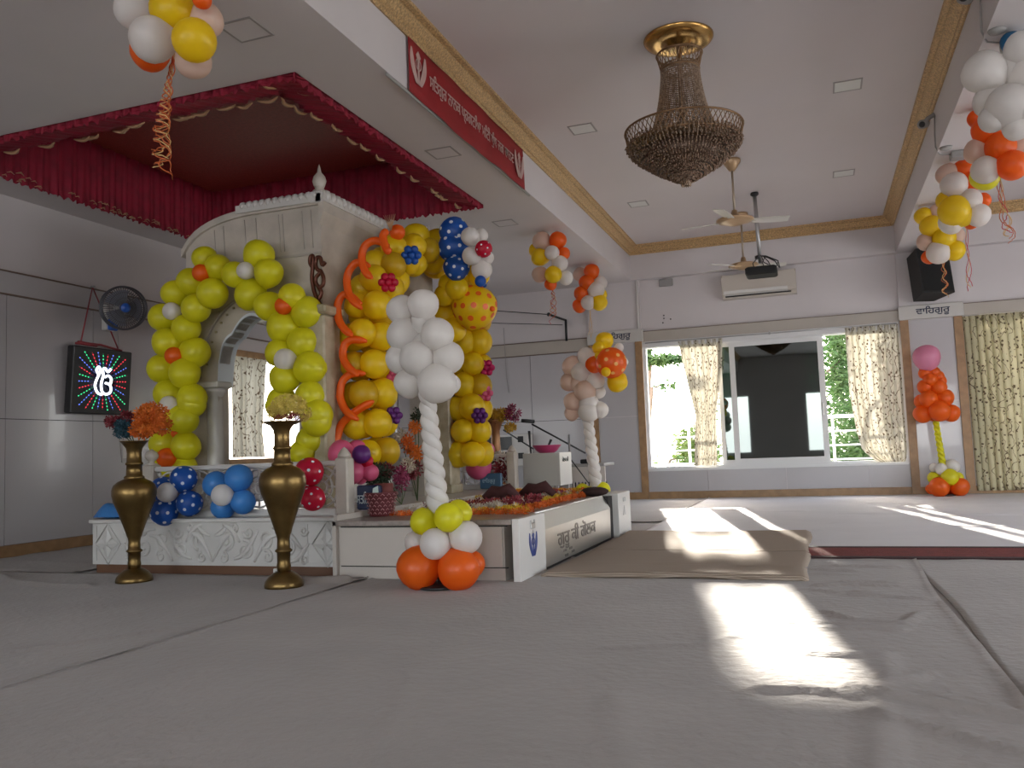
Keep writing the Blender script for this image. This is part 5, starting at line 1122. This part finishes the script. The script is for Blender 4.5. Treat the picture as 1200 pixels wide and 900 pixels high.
bouquet('bouquet', 'dark leafy bouquet with red flowers on the platform behind the pink balloons', [(w(440, 556, 6.3), (.12, .10, .10), 120, LG), (w(452, 552, 6.35), (.06, .06, .05), 30, RF), (w(470, 560, 6.4), (.05, .05, .10), 40, PF), (w(478, 545, 6.6), (.05, .05, .06), 22, WF)], (-3.25, 6.3, .46), 8, .03)
bouquet('bouquet', 'orange and white flower spray standing inside the front arch of the shrine', [(w(486, 500, 6.9), (.04, .05, .05), 22, OF), (w(478, 520, 6.9), (.05, .05, .08), 36, MG), (w(490, 486, 6.9), (.05, .05, .05), 20, LG), (w(470, 512, 6.9), (.05, .05, .05), 20, WF), (w(488, 530, 6.9), (.05, .05, .06), 22, OF), (w(482, 550, 6.9), (.10, .07, .07), 60, RF)], (-3.4, 6.9, .45), 9, .03)
b = MB(); p = at(447, 606, Y=5.75); 
bk = thing('basket', (p.x, 5.75, .41), 'dark red patterned basket standing on the platform edge', 'basket')
b.lathe([(.0, 0), (.085, 0), (.09, .01), (.10, .10), (.125, .17), (.13, .18), (.12, .175), (.09, .10), (.0, .05)], c=(p.x, 5.75, .41), n=24); b.build('body', mat('dark red weave', (.10, .014, .018), .5), bk)
b = MB()
for j in range(6):
    for q in range(16): A = 2*PI*(q+.5*(j % 2))/16; r = .10+.028*(j/5)**1.5; z = .43+j*.027; b.tube([(p.x+r*math.cos(A-.12), 5.75+r*math.sin(A-.12), z), (p.x+r*math.cos(A), 5.75+r*math.sin(A), z+.013), (p.x+r*math.cos(A+.12), 5.75+r*math.sin(A+.12), z)], .003, 4)
b.build('lattice_pattern', mat('pale pink pattern', (.42, .22, .22), .4), bk)
MB().lathe([(.0, 0), (.07, 0), (.072, .09), (.0, .095)], c=(p.x, 5.8, .56), n=20).build('lid', mat('dull red cloth', (.13, .025, .02), .7), bk)
# signs
def sign(x0, x1, y, z0, z1, s, label, fit, zfit, bgm, fgm, rot=8):
    t = thing('sign', ((x0+x1)/2, y, z0), label, 'sign'); bd = MB().bevbox(x0, x1, y, y+.05, z0, z1, .01).build('board', bgm, t)
    text(s, 'lettering', .1, ((x0+x1)/2-.02, y-.004, (z0+z1)/2), '-y', fgm, bd, fit=fit, zfit=zfit)
    return t
t = sign(-3.31, -3.11, 5.68, .46, .645, 'ਸਤ\u0a3fਨਾਮ', 'dark blue sign with pale lettering on the platform beside the near marble post', .15, .09, mat('dark navy board', (.008, .015, .05), .25), mat('silver lettering', (.45, .5, .52), .4))
MB().add([(-3.175, 5.676, .52), (-3.115, 5.676, .50), (-3.12, 5.676, .64), (-3.165, 5.676, .62)], [(0, 1, 2, 3)]).build('pale_patch', mat('pale green white patch', (.45, .55, .5), .4), t)
p = at(567, 572, Y=9.2); q = at(592, 556, Y=9.2); sign(p.x-.05, q.x-.05, 9.2, .44, .62, 'ਵਾ\u0a3fਹਗੁਰੂ', 'small blue sign beside the far balustrade post', .16, .07, mat('dusty blue board', (.04, .10, .18), .3), mat('pale blue lettering', (.4, .55, .65), .4))
# pillow at the left end of the platform
b = MB()
def P(i, j):
    u = -1+2*i/20; v = -1+2*j/12; h = ((1-u**4)*(1-v**4))**.5; return (-5.47+.17*u, 5.60+.15*v, .445+.11*h+.015*h*math.sin(u*5+v*3)+(.0 if True else 0))
b.grid(P, 21, 13); b.grid(lambda i, j: (-5.47+.17*(-1+2*i/20), 5.60+.15*(-1+2*j/12), .436), 21, 13)
tag(b.build('cushion', mat('bright blue satin', (.03, .16, .42), .4, bump=.2)), 'small bright blue cushion on the left end of the marble platform', 'cushion')

# ------------------------------------------------------------------ flower carpet on the platform
rs = random.Random(21)
def flowerbed(m, label, spots, s, name='flower_petals'):
    b = MB()
    for c, r, n in spots: petals(b, c, r, n, rs, s)
    o = b.build(name, m); return tag(o, label, 'flowers', kind='stuff')
def strip(x0, x1, y0, y1, n, z=.425, r=(.05, .05, .018), k=12): return [((x0+(x1-x0)*i/(n-1)+rs.uniform(-.02, .02), y0+(y1-y0)*i/(n-1)+rs.uniform(-.02, .02), z), r, k) for i in range(n)]
flowerbed(MG, 'rows of orange marigold flowers heaped along the platform', strip(-3.15, -2.0, 5.75, 5.8, 20)+strip(-2.1, -2.15, 5.9, 8.2, 30)+strip(-3.1, -2.2, 8.4, 8.45, 18, .44)+strip(-3.0, -2.5, 6.5, 7.4, 16)+strip(-3.1, -2.3, 8.3, 8.0, 18, .445), .017)
flowerbed(MY, 'yellow marigold flowers among the orange ones on the platform', strip(-2.9, -2.05, 5.92, 5.95, 14)+strip(-2.25, -2.3, 6.0, 8.2, 22)+strip(-3.1, -2.4, 7.6, 7.9, 14)+strip(-3.1, -2.3, 8.45, 8.2, 14, .445), .017)
flowerbed(WF, 'cream petals spread in the middle of the platform', strip(-3.0, -2.3, 6.1, 6.3, 20, r=(.12, .1, .025))+strip(-3.05, -2.3, 6.8, 8.0, 26, r=(.14, .1, .03))+strip(-2.5, -2.4, 6.2, 7.8, 16, r=(.1, .1, .03)), .02)
flowerbed(RF, 'dark red rose petals in patches on the platform', strip(-3.0, -2.5, 6.25, 6.7, 12, r=(.07, .06, .04))+strip(-2.8, -2.35, 7.2, 7.8, 12, r=(.07, .06, .05))+strip(-2.3, -2.2, 6.3, 6.6, 5, .47), .026)
CLD = mat('dark maroon cloth roll', (.05, .012, .012), .85, bump=.3)
for x, y, l_ in ((-2.62, 6.95, 'dark maroon folded cloth lying left among the platform flowers'), (-2.42, 7.35, 'dark maroon folded cloth lying right among the platform flowers')):
    b = MB(); b.tube([(x-.16, y, .46), (x-.08, y+.02, .52), (x, y, .50), (x+.08, y-.02, .54), (x+.16, y, .46)], [.03, .05, .06, .05, .03], 10); tag(b.build('folded_cloth', CLD), l_, 'cloth')
# pole, and a dark sheet added in place of the dark window behind
b = MB(); b.tube([(-4.2, 8.0, ZP), (-4.2, 8.0, 2.0)], .06, 14); tag(b.build('steel_pole', CHROME), 'grey metal pole seen inside the front arch of the shrine', 'pole')
b = MB()
def P(i, j): return (-4.6+.03*math.sin(i*1.2), 8.25+.012*i, ZP+1.35*j/8)
b.grid(P, 20, 9); o = b.build('dark_backing', mat('dark window tone', (.012, .02, .018), .8)); md = o.modifiers.new('t', 'SOLIDIFY'); md.thickness = .004; tag(o, 'dark sheet inside the shrine behind the white balloon column, standing for a dark window', 'curtain')

p = at(325, 671, Y=5.43); b = MB(); b.bevbox(p.x-.035, p.x+.035, 5.425, 5.45, p.z-.03, p.z+.03, .004); o = b.build('socket_plate', WHITEP); tag(o, 'small white socket plate low on the platform plinth beside the middle brass vase', 'socket')
MB().box(p.x-.015, p.x+.015, 5.42, 5.426, p.z-.012, p.z+.012).build('socket_face', GREYP, o)
